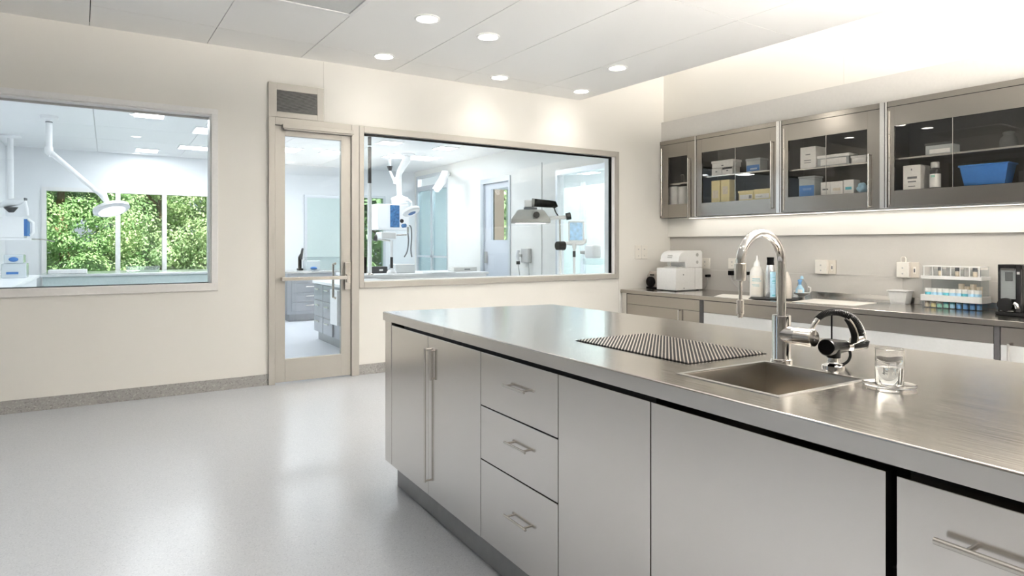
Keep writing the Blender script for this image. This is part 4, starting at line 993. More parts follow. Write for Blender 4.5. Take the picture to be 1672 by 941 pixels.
for k in range(7):
    y = oy0+.01+(oy1-oy0-.02)*k/6; b.box(ox-.0,ox+.003,y-.003,y+.003,zmid0,ztop-.007)
t.part('posts', b, M['white'])
t.part('shelf', B().box(ox+.004,ox+OW-.004,oy0+.004,oy1-.004,zmid1-.004,zmid1), M['acryl'])
t.part('shelf', B().box(ox+.004,ox+OW-.004,oy0+.004,oy1-.004,zlow1-.004,zlow1), M['acryl'])
def vial(label, x, y, z, r, h, m, mc, group):
    t = T('vial', label, 'vial', R, (x,y,z), group)
    t.part('body', B().lathe((x,y,z), [(r*.9,0),(r,.003),(r,h*.7)], 16), m, smooth=True)
    t.part('cap', B().lathe((x,y,z), [(r*1.02,h*.7+.0003),(r*1.04,h*.72),(r*1.04,h),(r*.8,h+.001)], 16), mc, smooth=True)
n = 9; L_ = (oy1-oy0-.03)
cols = [('beige','beige'),('amber','beige'),('greenc','grey'),('greenc','teal'),('paleb','teal'),('midb','paleb'),('midb','midb'),('midb','bluelab'),('midb','bluelab')]
for k in range(n):
    y = oy1-.022-L_*k/(n-1)*.97; lab = 'blue capped vial in the bottom row of the clear organiser' if k > 4 else ('green tinted vial in the bottom row of the clear organiser' if k > 1 else 'amber vial in the bottom row of the clear organiser')
    vial(lab, ox+.034, y, ZK+.0062, .019, zlow1-.004-ZK-.010, M[cols[k][0]], M[cols[k][1]], 'vials in the bottom row of the organiser: '+('blue' if k > 4 else 'green' if k > 1 else 'amber'))
for k in range(9):
    y = oy1-.032-(oy1-oy0-.064)*k/8
    vial('white capped pale blue vial in the middle row of the clear organiser', ox+.036, y, zlow1+.0003, .0265, (zlow0-zlow1)*1.0+.055, M['paleb' if k%3 else 'teal'], M['white'], 'vials in the middle row of the organiser')
for k,(f,mm) in enumerate(((.60,'amber'),(.70,'carton'),(.80,'amber'),(.90,'beige'))):
    y = oy1-(oy1-oy0)*f
    vial('brown and yellow bottle at the back of the organiser middle shelf', ox+.10, y, zlow1+.0003, .022, .155-.02*(k%2), M[mm], M['beige'], 'small bottles at the back of the organiser')
for k in range(6):
    y = oy1-(oy1-oy0)*(.12+.15*k)
    vial('clear sample tube with a grey stopper on the organiser top shelf', ox+.05, y, zmid1+.0003, .016, ztop-.01-zmid1-.002, M['beige' if k%2 else 'grey'], M['ink' if k%2 else 'lamph'], 'sample tubes on the organiser top shelf')
# ---- black drinks machine
mp = place(1632, 514.5, ZK); mx = mp[0]; my1 = R.hx(mx,1629)[0]; my0 = my1-.42; mz = R.hx(mx,1635,432)[1]
t = T('bench_machine', 'black bench machine with a clear front beside the vial organiser', 'machine', R, (mx+.15,(my0+my1)/2,ZK))
t.part('base', B().box(mx-.03,mx+.28,my0,my1+.008,ZK+.0005,ZK+.028), M['black'], bevel=.006)
ya = R.hx(mx,1667)[0]
t.part('body', B().box(mx+.03,mx+.26,ya,my1,ZK+.0285,mz), M['black'], bevel=.012, seg=3)
t.part('front_frame', B().ring(mx, ya, my1, ZK+.0285, mz, ya+.035, my1-.012, ZK+.05, mz-.03, .0298), M['black'], bevel=.004)
t.part('window', B().box(mx+.008,mx+.012,ya+.035,my1-.012,ZK+.13,mz-.03), M['acryl'])
yc = (ya+my1)/2+.012
t.part('inner_panel', B().box(mx+.022,mx+.0295,ya+.037,my1-.014,ZK+.13,mz-.032), M['lamph'])
t.part('brew_head', B().box(mx+.013,mx+.021,yc-.03,yc+.02,mz-.13,mz-.06), M['black'], bevel=.003)
t.part('chrome_top', B().box(mx-.004,mx-.0002,ya+.04,my1-.02,mz-.045,mz-.028), M['chrome'])
b = B()
for k in range(5): b.box(mx+.016,mx+.021,yc-.045,yc+.03,mz-.24+.018*k,mz-.232+.018*k)
t.part('grille', b, M['grey'])
t.part('knob', B().tube([(mx-.02,yc+.012,ZK+.085),(mx+.0295,yc+.012,ZK+.085)], .052, 28), M['black'], smooth=True)
t.part('spout', B().tube([(mx-.004,yc-.045,ZK+.10),(mx-.004,yc-.06,ZK+.09),(mx-.004,yc-.065,ZK+.06)], .016, 14), M['chrome'], smooth=True)
t.part('drip_bar', B().box(mx-.012,mx-.0002,yc-.045,yc+.045,ZK+.031,ZK+.040), M['chrome'], bevel=.002)
t.part('arm', B().box(mx+.02,mx+.2,my0,ya-.001,mz-.035,mz-.004), M['dark'], bevel=.006)
t.part('badge', B().box(mx-.003,mx-.0002,ya+.008,ya+.026,mz-.075,mz-.055), M['grey'])
# ================================================================== the treatment room beyond the glass
YW, XWL, XWR, ZF = 12.6, -1.34, 5.5, 2.8
def xf_(px): return RM.hy(YW, px)[0]
W3 = (xf_(68), xf_(388), .62, 2.19); W4 = (xf_(577), xf_(629), .3, 2.27); W5 = (6.6, 7.9, .9, 2.6)
struct('wall_far', wall_cols(XWL-.15, 8.4, YW, YW+.15, 0, ZF+.1, [W3, W4, W5]), M['farwall'])
struct('wall_far_left', B().box(XWL-.15, XWL, YB+.151, YW-.001, 0, ZF+.1), M['farwall'])
struct('wall_far_right', B().box(8.2, 8.35, YB+.151, YW-.001, 0, ZF+.1), M['farwall'])
b = B(); cx0, cx1, cd = XWL, 8.2, 1.2
xx = cx0
while xx < cx1:
    yy = YB+.152
    while yy < YW-.01:
        b.box(xx+.003, min(xx+1.197, cx1), yy+.003, min(yy+1.197, YW), ZF, ZF+.03); yy += 1.2
    xx += 1.2
struct('ceiling_far', b, mat('far_ceiling_white', (.86,.87,.88), .5, bump=.02, nscale=200))
struct('ceiling_far_slab', B().box(XWL-.15, 8.35, YB+.151, YW+.15, ZF+.031, ZF+.2), M['grey'])
# partition wall on the cabinet side of that room
pY = lambda px: RM.hx(XWR, px)[0]
P1 = (pY(733)+.05, YW-.06, 0, 2.70); P2 = (pY(834), pY(786), 0, 2.39); P3 = (YB+.32, pY(908), 0, 2.34)
b = B(); y = YB+.151
for (a, c, lo, hi) in sorted([P1, P2, P3]):
    b.box(XWR, XWR+.12, y, a, 0, ZF); b.box(XWR, XWR+.12, a, c, hi, ZF); y = c
b.box(XWR, XWR+.12, y, YW-.001, 0, ZF)
struct('partition_wall', b, mat('warm_white_partition', (.84,.84,.81), .4, noise=.01))
struct('trim_2', B().box(XWR-.008, XWR-.001, pY(885)-.006, pY(885)+.006, .1, 2.5), M['grey'])
cool = mat('cool_aluminium', (.66,.69,.73), .35, .5, noise=.03)
# window_3 with three mullions
t = T('window_3','','',RM,(W3[0],YW,W3[2]),kind='structure')
b = B(); f=.06; b.ringy(YW-.02, W3[0], W3[1], W3[2], W3[3], W3[0]+f, W3[1]-f, W3[2]+f, W3[3]-f, .12)
t.part('frame', b, M['wframe'])
for p in (192.5, 268.5, 342): t.part('mullion', B().box(xf_(p)-.035, xf_(p)+.035, YW-.02, YW+.10, W3[2]+f, W3[3]-f), M['wframe'])
t.part('glass_pane', B().box(W3[0]+f, W3[1]-f, YW+.05, YW+.056, W3[2]+f, W3[3]-f), M['glass'])
t = T('window_4','','',RM,(W4[0],YW,W4[2]),kind='structure')
t.part('frame', B().ringy(YW-.02, W4[0], W4[1], W4[2], W4[3], W4[0]+.05, W4[1]-.05, W4[2]+.05, W4[3]-.05, .12), cool)
t.part('mullion', B().box(xf_(605)-.02, xf_(605)+.02, YW, YW+.09, W4[2]+.05, W4[3]-.05), cool)
t.part('glass_pane', B().box(W4[0]+.05, W4[1]-.05, YW+.05, YW+.056, W4[2]+.05, W4[3]-.05), M['tealglass'])
t = T('window_5','','',RM,(W5[0],YW,W5[2]),kind='structure')
t.part('frame', B().ringy(YW-.02, W5[0], W5[1], W5[2], W5[3], W5[0]+.06, W5[1]-.06, W5[2]+.06, W5[3]-.06, .12), cool)
t.part('glass_pane', B().box(W5[0]+.06, W5[1]-.06, YW+.05, YW+.056, W5[2]+.06, W5[3]-.06), M['glass'])
# glazed partitions
t = T('window_6','','',RM,(XWR,P1[0],0),kind='structure')
b = B(); b.ring(XWR+.01, P1[0], P1[1], 0.001, P1[3], P1[0]+.07, P1[1]-.07, .05, P1[3]-.05, .09)
zr_ = RM.hx(XWR, 690, 308)[1]; zl_ = RM.hx(XWR, 700, 419)[1]; ym_ = pY(703)
b.box(XWR+.015, XWR+.09, P1[0]+.07, P1[1]-.07, zr_-.05, zr_+.05); b.box(XWR+.015, XWR+.09, P1[0]+.07, P1[1]-.07, zl_-.02, zl_+.02); b.box(XWR+.015, XWR+.09, ym_-.035, ym_+.035, .05, zr_-.05)
t.part('frame', b, cool)
t.part('glass_pane', B().box(XWR+.05, XWR+.058, P1[0]+.07, P1[1]-.07, .05, zr_-.05), M['tealglass'])
t.part('glass_pane', B().box(XWR+.05, XWR+.058, P1[0]+.07, P1[1]-.07, zr_+.05, P1[3]-.05), M['glass'])
t = T('window_7','','',RM,(XWR,P3[0],0),kind='structure')
b = B(); b.ring(XWR-.012, P3[0], P3[1], 0.001, P3[3], P3[0]+.05, P3[1]-.04, .05, P3[3]-.07, .12)
t.part('frame', b, cool)
t.part('glass_pane', B().box(XWR+.05, XWR+.058, P3[0]+.05, P3[1]-.04, .05, P3[3]-.07), M['glass'])
# door_2
t = T('door_2','','',RM,(XWR,P2[0],0),kind='structure')
b = B(); b.box(XWR-.02,XWR+.12,P2[0],P2[0]+.05,0,P2[3]); b.box(XWR-.02,XWR+.12,P2[1]-.09,P2[1],0,P2[3]); b.box(XWR-.02,XWR+.12,P2[0]+.05,P2[1]-.09,P2[3]-.08,P2[3])
t.part('frame', b, cool)
gA, gB = pY(831), pY(800); zA_, zB_ = RM.hx(XWR, 815, 392)[1], RM.hx(XWR, 815, 307)[1]
lf2 = t.part('leaf', B().ring(XWR+.02, P2[0]+.052, P2[1]-.092, .01, P2[3]-.082, gA, gB, zA_, zB_, .045), mat('blue_grey_door', (.62,.66,.72), .4, noise=.02))
t.part('glass_pane', B().box(XWR+.038, XWR+.044, gA, gB, zA_, zB_), M['glass'], lf2)
t.part('handle', B().box(XWR-.03, XWR+.019, P2[1]-.18, P2[1]-.15, .95, 1.15), M['nickel'], lf2)
# ceiling light panels
def clight(px, py, sx, sy, label, w=22):
    x, y = RM.hz(ZF-.006, px, py); t = T('ceiling_light', label, 'light', RM, (x,y,ZF))
    t.part('diffuser', B().box(x-sx/2,x+sx/2,y-sy/2,y+sy/2,ZF-.008,ZF-.001), M['panel'])
    b = B(); w_=.02
    b.box(x-sx/2-w_,x+sx/2+w_,y-sy/2-w_,y-sy/2-.0005,ZF-.012,ZF); b.box(x-sx/2-w_,x+sx/2+w_,y+sy/2+.0005,y+sy/2+w_,ZF-.012,ZF); b.box(x-sx/2-w_,x-sx/2-.0005,y-sy/2,y+sy/2,ZF-.012,ZF); b.box(x+sx/2+.0005,x+sx/2+w_,y-sy/2,y+sy/2,ZF-.012,ZF)
    t.part('frame', b, M['medw'])
    area('lamp', RM, (x,y,ZF-.016), sx, sy, w*FARW, COOL, t)
FARW = .6; COOL = (.93,.96,1.0)
clight(636, 233.5, .3, .3, 'small square ceiling light beyond the wide window, beside the dark ceiling pole', 6)
clight(727, 242.5, .3, .3, 'small square ceiling light beyond the wide window, over the glazed partition', 5)
clight(672, 257, .9, .5, 'big ceiling light panel above the blue monitor arm', 11)
clight(888, 258, .3, .5, 'slim ceiling light beyond the wide window above the hooded lamp', 6)
clight(244, 189, .3, .3, 'small square ceiling light seen high behind the tree-side window')
clight(338, 214, .3, .5, 'ceiling light cut by the edge of the tree-side window')
clight(240, 246, .3, .4, 'far ceiling light centred above the garden window mullions', 13)
clight(322, 242, .5, .4, 'far ceiling light over the garden window by the door wall', 13)
clight(472, 245, .3, .5, 'ceiling light seen through the upper hinge side of the glazed door', 22)
clight(547, 249, .4, .4, 'ceiling light seen through the upper lock side of the glazed door', 20)
for k,(x,y) in enumerate([(6.1,7.6),(6.3,11.0)]):
    t = T('ceiling_light', ['ceiling light in the side room behind the clear glazed wall','ceiling light in the side room behind the green glazed wall'][k], 'light', RM, (x,y,ZF))
    t.part('diffuser', B().box(x-.3,x+.3,y-.3,y+.3,ZF-.008,ZF-.001), M['panel']); area('lamp', RM, (x,y,ZF-.016), .6,.6, 20, COOL, t)
# ------------------------------------------------------------------ exam lamp hanging by the tree-side window
def pt(px, py, d): return at(px, py, d)
def tb(pts, r, d, n=16): return B().tube([pt(*p, d) for p in pts], r, n)
d = 7.65; m0 = pt(80, 190, d)
t = T('exam_lamp', 'white jointed exam lamp hanging from the ceiling in front of the trees', 'lamp', RM, (m0[0],m0[1],ZF))
t.part('ceiling_rose', B().lathe((m0[0],m0[1],ZF), [(.03,-.05),(.09,-.035),(.095,-.001)], 28), M['medw'], smooth=True)
t.part('drop_rod', B().tube([(m0[0],m0[1],ZF-.045), pt(80,246,d)], .033, 20), M['medw'], smooth=True)
t.part('swivel_ring', B().tube([pt(80,199,d), pt(80,200.5,d)], .036, 20), M['ink'])
t.part('elbow', B().tube([pt(79.5,240,d), pt(80,248,d), pt(85,253,d)], [.042,.046,.036], 20), M['medw'], smooth=True)
t.part('arm', B().tube([pt(84,250,d), pt(163,317,d)], [.032,.026], 20), M['medw'], smooth=True)
t.part('wrist', B().tube([pt(160,313,d), pt(168,318,d), pt(175,331,d)], [.03,.046,.026], 18), M['medw'], smooth=True)
hc = pt(182, 341.5, d)
def disc(c, prof, tilt, name, m, n=36):
    b = B().lathe((0,0,0), prof, n); q = Matrix.Translation(Vector(c)) @ Matrix.Rotation(PSI*-1,4,'Z') @ tilt; b.xf(q); return b
tl = Matrix.Rotation(math.radians(-22),4,'Y') @ Matrix.Rotation(math.radians(-9),4,'X')
t.part('lamp_head', disc(hc, [(.03,-.035),(.17,-.03),(.195,-.01),(.19,.02),(.12,.055),(.04,.065)], tl, '', None), M['medw'], smooth=True)
t.part('lens', disc(hc, [(.001,-.040),(.13,-.040),(.14,-.0355)], tl, '', None), M['headlens'], smooth=True)
# second lamp and wall unit beside the trees
d = 9.0; m0 = pt(17, 228, d)
t = T('ceiling_boom', 'white ceiling boom with a folded bracket above the white wall unit', 'boom', RM, (m0[0],m0[1],ZF))
t.part('drop_rod', B().tube([(m0[0],m0[1],ZF-.001), pt(17.5,325,d)], .035, 18), M['medw'], smooth=True)
t.part('ceiling_rose', B().lathe((m0[0],m0[1],ZF), [(.05,-.04),(.13,-.02),(.13,-.001)], 24), M['medw'], smooth=True)
t.part('bracket', B().tube([pt(1,336,d), pt(16,331,d), pt(30,329,d), pt(41,326,d)], [.035,.06,.05,.03], 16), M['medw'], smooth=True)
t.part('joint', B().tube([pt(39,325.5,d), pt(42.5,326.5,d)], .025, 14), M['ink'])
t.part('knuckle', B().tube([pt(18,339,d), pt(18.5,347,d)], [.085,.03], 18), M['dark'], smooth=True)
t.part('hanger', B().tube([pt(41,328,d), pt(44,340,d), pt(45,352,d)], .016, 12), M['medw'], smooth=True)
q0 = pt(-3, 391, d); 
def pbox(p0, p1, q0, q1, d, dep):     # upright box facing the camera roughly: corners in the room frame
    a = pt(p0, q0, d); c = pt(p1, q1, d); return a, c
a, c = pt(0, 354, d), pt(46, 392, d); yb_ = 11.35
xa, xb2 = RM.hy(yb_, 0)[0], RM.hy(yb_, 46)[0]; za1, zb1 = RM.hy(yb_, 23, 391)[1], RM.hy(yb_, 23, 354)[1]
t = T('wall_unit', 'white wall-hung unit with a blue strip beside the garden window', 'cabinet', RM, ((xa+xb2)/2,yb_+.2,za1))
t.part('body', B().box(XWL+.001, xb2-.05, yb_, yb_+.42, za1+.02, zb1), M['medw'], bevel=.006)
t.part('blue_strip', B().box(xb2-.049, xb2-.012, yb_+.01, yb_+.40, za1+.05, zb1-.03), M['bluelab'])
t.part('shelf', B().box(XWL+.001, xb2+.03, yb_-.02, yb_+.44, za1-.012, za1+.018), M['medw'])
t.part('side_grip', B().tube([(xb2+.02,yb_+.05,za1+.06),(xb2+.05,yb_+.05,za1+.1),(xb2+.05,yb_+.05,zb1-.08),(xb2-.01,yb_+.05,zb1-.03)], .022, 12), M['medw'], smooth=True)
t.part('prong', B().tube([(xb2+.03,yb_+.1,za1+.005),(xb2+.17,yb_+.1,za1+.0),(xb2+.30,yb_+.1,za1-.03)], .008, 10), M['nickel'])
# benches of that room
def bench(name, label, x0,x1,y0,y1,zt, topm, bodym, fronts=None):
    t = T(name, label, 'bench', RM, ((x0+x1)/2,(y0+y1)/2,0))
    t.part('top', B().box(x0,x1,y0,y1,zt-.035,zt), topm, bevel=.004)
    t.part('body', B().box(x0+.03,x1-.03,y0+.03,y1-.03,.12,zt-.0355), bodym)
    t.part('plinth', B().box(x0+.07,x1-.07,y0+.08,y1-.05,0,.1195), M['kick'])
    return t
lsteel = mat('light_steel_front', (.44,.455,.48), .38, .75, noise=.03, nscale=10)
ggrey = mat('grey_green_front', (.44,.52,.51), .25, noise=.05)
bench('side_bench', 'white bench along the wall beneath the white wall unit', XWL+.002, -.82, 8.0, 11.28, .84, M['medw'], M['medw'])
bench('window_bench', 'grey green bench running beneath the garden window', -.82, 2.2, 11.3, 12.45, .84, mat('pale_steel_top',(.70,.74,.74),.25,.6,noise=.03), ggrey)
yb2 = RM.hy(10.85, 470)[0]
t = bench('drawer_bench', 'steel bench with four drawers seen through the glazed door', RM.hy(10.85,466)[0], 4.3, 10.82, 11.6, .83, M['edge'], lsteel)
xd0, xd1 = RM.hy(10.85,476)[0], RM.hy(10.85,476)[0]+.62
for k in range(4):
    za_, zb_ = .70-.155*k, .70-.155*k+.10
    z0_, z1_ = .785-.155*(k+1)+.004, .785-.155*k-.004
    dr = t.part('drawer', B().box(xd0,xd1,10.833,10.849,z0_,z1_), lsteel, bevel=.002)
    t.part('handle', B().tube([(xd0+.22,10.81,(z0_+z1_)/2+.02),(xd0+.42,10.81,(z0_+z1_)/2+.02)], .009, 10), M['nickel'], dr)
t = bench('drawer_island', 'pale steel drawer island close behind the glazed door', 2.33, 3.2, 6.95, 8.75, .79, M['medw'], lsteel)
for i in range(3):
    for j in range(2):
        y1_ = 8.70-.42*j; y0_ = y1_-.40; z1_ = .745-.21*i; z0_ = z1_-.2
        dr = t.part('drawer', B().box(2.342,2.358,y0_,y1_,z0_,z1_), lsteel, bevel=.002)
        t.part('handle', B().tube([(2.325,y0_+.12,z1_-.06),(2.325,y0_+.28,z1_-.06)], .009, 10), M['nickel'], dr)
t.part('side_panel', B().box(2.30,2.358,7.55,7.83,.30,.72), M['medw'], bevel=.006)
bench('instrument_bench', 'white bench behind the wide window carrying the instrument stand', 2.95, 5.1, 8.78, 9.75, .84, M['medw'], M['medw'])
# bins on the side bench
for (p0,p1,q0,q1,lab,zz0) in ((2,43,431,454,'big cloudy plastic bin with a blue bar on the side bench',.8405),(6,38,418,431,'smaller cloudy bin with a blue lump stacked on the big bin',None)):
    Yp = 10.3; x0,x1 = RM.hy(Yp,p0)[0], RM.hy(Yp,p1)[0]; x0 = max(x0, XWL+.02); hgt_ = (q1-q0)*8.25/F
    z0 = .8405 if zz0 else .8405+.19
    t = T('plastic_bin', lab, 'bin', RM, ((x0+x1)/2,Yp+.15,z0))
    t.part('body', B().box(x0,x1,Yp,Yp+.3,z0,z0+(.188 if zz0 else .11)), M['cloudy'], bevel=.01)
    if zz0: t.part('blue_bar', B().box(x0+.05,x1-.08,Yp-.012,Yp-.0005,z0+.05,z0+.08), M['bluelab'])
    else: t.part('blue_lump', B().ellipsoid(((x0+x1)/2,Yp-.01,z0+.05),(.05,.02,.03)), M['bluelab'], smooth=True)
x0 = RM.hy(11.5,78)[0]; x1 = RM.hy(11.5,142)[0]
solo('storage_tray', B().box(x0,x1,11.5,11.75,.8405,.90), M['medw'], 'low white tray on the bench beneath the garden window', 'tray', RM, ((x0+x1)/2,11.6,.8405), bevel=.008)
x0 = RM.hy(11.6,205)[0]; x1 = RM.hy(11.6,262)[0]
solo('storage_tray', tub(x0,x1,11.6,11.85,.8405,.93,.02), M['acryl'], 'clear tray on the bench beneath the middle garden pane', 'tray', RM, ((x0+x1)/2,11.7,.8405))
# glass board, box and small things seen through the door
x0,z1 = RM.hy(12.57, 497, 318); x1,z0 = RM.hy(12.57, 578, 446)
t = T('glass_board', 'pale green back-painted glass board on the far wall', 'board', RM, ((x0+x1)/2,12.57,z0))
t.part('board', B().box(x0+.05,x1,12.565,12.595,z0,z1-.05), M['board'])
t.part('frame', B().ringy(12.56,x0,x1+.05,z0-.05,z1,x0+.05,x1,z0,z1-.05,.039), cool)
x0 = RM.hy(11.0,501)[0]; x1 = RM.hy(11.0,523)[0]
t = T('plastic_bin', 'cloudy bin with blue contents on the drawer bench', 'bin', RM, ((x0+x1)/2,11.1,.8305))
t.part('body', B().box(x0,x1,11.0,11.25,.8305,1.0), M['cloudy'], bevel=.012); t.part('blue_lump', B().ellipsoid(((x0+x1)/2,10.99,.87),(.06,.014,.025)), M['bluelab'], smooth=True)
x = RM.hy(11.3,491)[0]
t = T('microscope', 'small black microscope standing on the drawer bench', 'microscope', RM, (x,11.3,.8305))
t.part('foot', B().box(x-.045,x+.045,11.27,11.4,.8305,.86), M['black'], bevel=.006)
t.part('column', B().tube([(x,11.36,.8605),(x,11.36,1.05),(x,11.26,1.09)], .03, 14), M['black'], smooth=True)
t.part('eyepiece', B().tube([(x,11.27,1.02),(x,11.22,1.13),(x,11.17,1.2)], [.022,.022,.018], 14), M['dark'], smooth=True)
solo('glass_shelf', B().box(RM.hy(12.5,497)[0], RM.hy(12.5,578)[0], 12.30, 12.556, 1.02, 1.035), M['acryl'], 'clear glass shelf below the green glass board', 'shelf', RM, (3.4,12.45,1.02))
# ------------------------------------------------------------------ seen through the wide window
d = 9.03; m0 = pt(603.5,222,d)
t = T('ceiling_pole', 'two-tone pole from ceiling to bench, dark above and white below', 'pole', RM, (m0[0],m0[1],.84))
t.part('ceiling_plate', B().lathe((m0[0],m0[1],ZF), [(.10,-.015),(.10,-.001)], 28), M['medw'])
t.part('upper_tube', B().tube([(m0[0],m0[1],ZF-.0155),(m0[0],m0[1],RM.hy(m0[1],603,299)[1])], .026, 20), M['dark'], smooth=True)
t.part('lower_tube', B().tube([(m0[0],m0[1],RM.hy(m0[1],603,299.5)[1]),(m0[0],m0[1],.8405)], .030, 20), M['medw'], smooth=True)
zr1 = RM.hy(m0[1],603,239)[1]; t.part('ring', B().tube([(m0[0],m0[1],zr1-.01),(m0[0],m0[1],zr1+.01)], .029, 20), M['medw'])
t.part('foot', B().lathe((m0[0],m0[1],.8405), [(.055,0),(.055,.015),(.035,.03)], 24), M['nickel'], smooth=True)
d = 10.8
t = T('ceiling_monitor', 'white ceiling arm carrying a boxy monitor with a blue screen', 'monitor', RM, pt(665,252,d))
t.part('ceiling_rose', B().lathe((pt(666,252,d)[0],pt(666,252,d)[1],ZF), [(.06,-.04),(.12,-.02),(.12,-.001)], 24), M['medw'], smooth=True)
t.part('upper_arm', B().tube([pt(666,253,d), pt(664,262,d), pt(652,282,d)], [.055,.065,.05], 18), M['medw'], smooth=True)
t.part('column', B().tube([pt(652,281,d), pt(650.5,292,d), pt(651.5,305,d), pt(652.5,324,d)], [.045,.05,.04,.045], 18), M['medw'], smooth=True)
t.part('elbow', B().tube([pt(643.5,295,d), pt(654,297,d)], .055, 18), M['medw'], smooth=True)
t.part('strut', B().tube([pt(636.5,279,d), pt(644,297,d)], .018, 12), M['medw'], smooth=True)
t.part('strut_mount', B().tube([pt(636.5,271.5,d), pt(637,279,d)], [.05,.025], 12), M['dark'])
t.part('ceiling_tube', B().tube([(pt(636.5,268,d)[0],pt(636.5,268,d)[1],ZF-.001), pt(636.5,272,d)], .02, 12), M['medw'])
t.part('cross_head', B().tube([pt(640,328,d), pt(652,326,d), pt(666,328,d)], [.05,.085,.05], 18), M['medw'], smooth=True)
Ym = 10.0
def mbox(p0,p1,q0,q1,Y,dep,nm,m,th,bv=.006,par=None):
    x0,z1 = RM.hy(Y,p0,q0); x1,z0 = RM.hy(Y,p1,q1); return th.part(nm, B().box(x0,x1,Y,Y+dep,z0,z1), m, par, bevel=bv)
bx_ = mbox(616.5,668,332.5,376,Ym,.40,'housing',M['medw'],t,.012)
mbox(637.5,652.5,335,371.5,Ym-.012,.0115,'screen',M['screen'],t,.002,bx_)
mbox(617.5,637,334.5,373,Ym-.008,.0075,'side_plate',M['farwall'],t,.002,bx_)
t.part('knob', B().tube([RM_ for RM_ in (pt(656,361,9.75),pt(656.2,361.2,9.9))], .03, 14), M['dark'])
hc = pt(671.5,345.5,9.7)
tl2 = Matrix.Rotation(math.radians(-24),4,'Y') @ Matrix.Rotation(math.radians(-12),4,'X')
t = T('exam_lamp', 'round white lamp head with a blue centre beside the blue monitor', 'lamp', RM, hc)
t.part('lamp_head', disc(hc, [(.03,-.03),(.12,-.03),(.14,-.005),(.13,.03),(.07,.055),(.02,.06)], tl2,'',None), M['medw'], smooth=True)
t.part('lens', disc(hc, [(.001,-.036),(.055,-.036),(.06,-.0305)], tl2,'',None), M['bluelab'], smooth=True)
t.part('stem', B().tube([pt(671.5,341,9.72), pt(672.5,331,9.72), pt(668,327,9.9), pt(664,327.5,10.3)], .014, 12), M['medw'], smooth=True)
t = T('hand_piece', 'dark handpiece and hanging hose hooked beside the blue monitor', 'hose', RM, pt(661,370,9.7))
t.part('holder', B().tube([pt(657.5,369,9.75), pt(662,368.5,9.72)], .03, 14), M['screen'], smooth=True)
t.part('grip', B().tube([pt(666,371,9.7), pt(666,381,9.7)], [.02,.014], 12), M['lamph'], smooth=True)
t.part('hose', B().tube([pt(p[0],p[1],9.7) for p in spline([(666,381),(667,392),(666,405),(664,413),(660,420)],8)], .010, 10), M['ink'], smooth=True)
t.part('hose', B().tube([pt(p[0],p[1],9.75) for p in spline([(668.5,368),(671.5,373),(672,390),(671,408),(672.5,420)],8)], .010, 10), M['ink'], smooth=True)
t.part('hanger', B().tube([pt(656,368.5,9.95), pt(657.8,368.8,9.76)], .01, 8), M['nickel'])
d = 9.4
t = T('instrument_stand', 'white instrument stand with a tray arm and black knob on the bench', 'stand', RM, (pt(640,446,d)[0],pt(640,446,d)[1],.8405))
pc = pt(639.5,446,d)
t.part('foot', B().lathe((pc[0],pc[1],.8405), [(.07,0),(.07,.03),(.045,.06)], 24), M['medw'], smooth=True)
t.part('column', B().tube([(pc[0],pc[1],.9),(pc[0],pc[1],RM.hy(pc[1],640,393)[1])], .019, 16), M['medw'], smooth=True)
t.part('dark_sleeve', B().tube([(pc[0],pc[1],RM.hy(pc[1],640,438)[1]),(pc[0],pc[1],RM.hy(pc[1],640,420)[1])], .021, 16), M['dark'], smooth=True)
x0,z1 = RM.hy(pc[1]-.1,623,378.5); x1,z0 = RM.hy(pc[1]-.1,648,391)
t.part('tray', B().box(x0,x1,pc[1]-.1,pc[1]+.15,z0,z1), M['medw'], bevel=.02, seg=3)
t.part('side_arm', B().tube([pt(647,384,d), pt(664,383.5,d)], .012, 10), M['nickel'])
t.part('knob', B().tube([pt(611.5,388,d), pt(617,389.5,d)], .048, 16), M['dark'], smooth=True)
t.part('knob_arm', B().tube([pt(616,391,d), pt(637,393.5,d)], .012, 10), M['nickel'])
def onb(p0,p1,q0,Y,dep,name,label,cat,m,z=.8405,extra=None):
    x0 = RM.hy(Y,p0)[0]; x1,z1 = RM.hy(Y,p1,q0)
    t = T(name,label,cat,RM,((x0+x1)/2,Y+dep/2,z)); t.part('body', B().box(x0,x1,Y,Y+dep,z,z1), m, bevel=.008)
    if extra: t.part('label', B().box(x0+(x1-x0)*.45,x0+(x1-x0)*.7,Y-.0015,Y-.0003,z+(z1-z)*.35,z+(z1-z)*.6), extra)
    return t
onb(607.5,633,435.5,9.2,.25,'black_case','black case with a white mark on the bench by the pole','case',M['dark'],extra=M['white'])
onb(592,599,420,9.3,.15,'black_case','small black case at the very end of the bench beside the window frame','case',M['black'])
onb(646,678,431.5,9.05,.28,'grey_bin','light grey bin with a rounded edge on the bench','bin',mat('bin_grey',(.62,.65,.66),.4,noise=.02))
x0 = RM.hy(8.9,697)[0]; x1 = RM.hy(8.9,735)[0]
solo('white_tray', B().box(x0,x1,8.7,9.05,.8405,.856), M['medw'], 'flat white tray on the bench before the green partition', 'tray', RM, ((x0+x1)/2,8.9,.8405), bevel=.004)
onb(741,779,436,9.1,.2,'file_box','grey box with a slanted front on the bench near the far door','box',mat('box_grey',(.60,.60,.58),.5,noise=.03),extra=M['ink'])
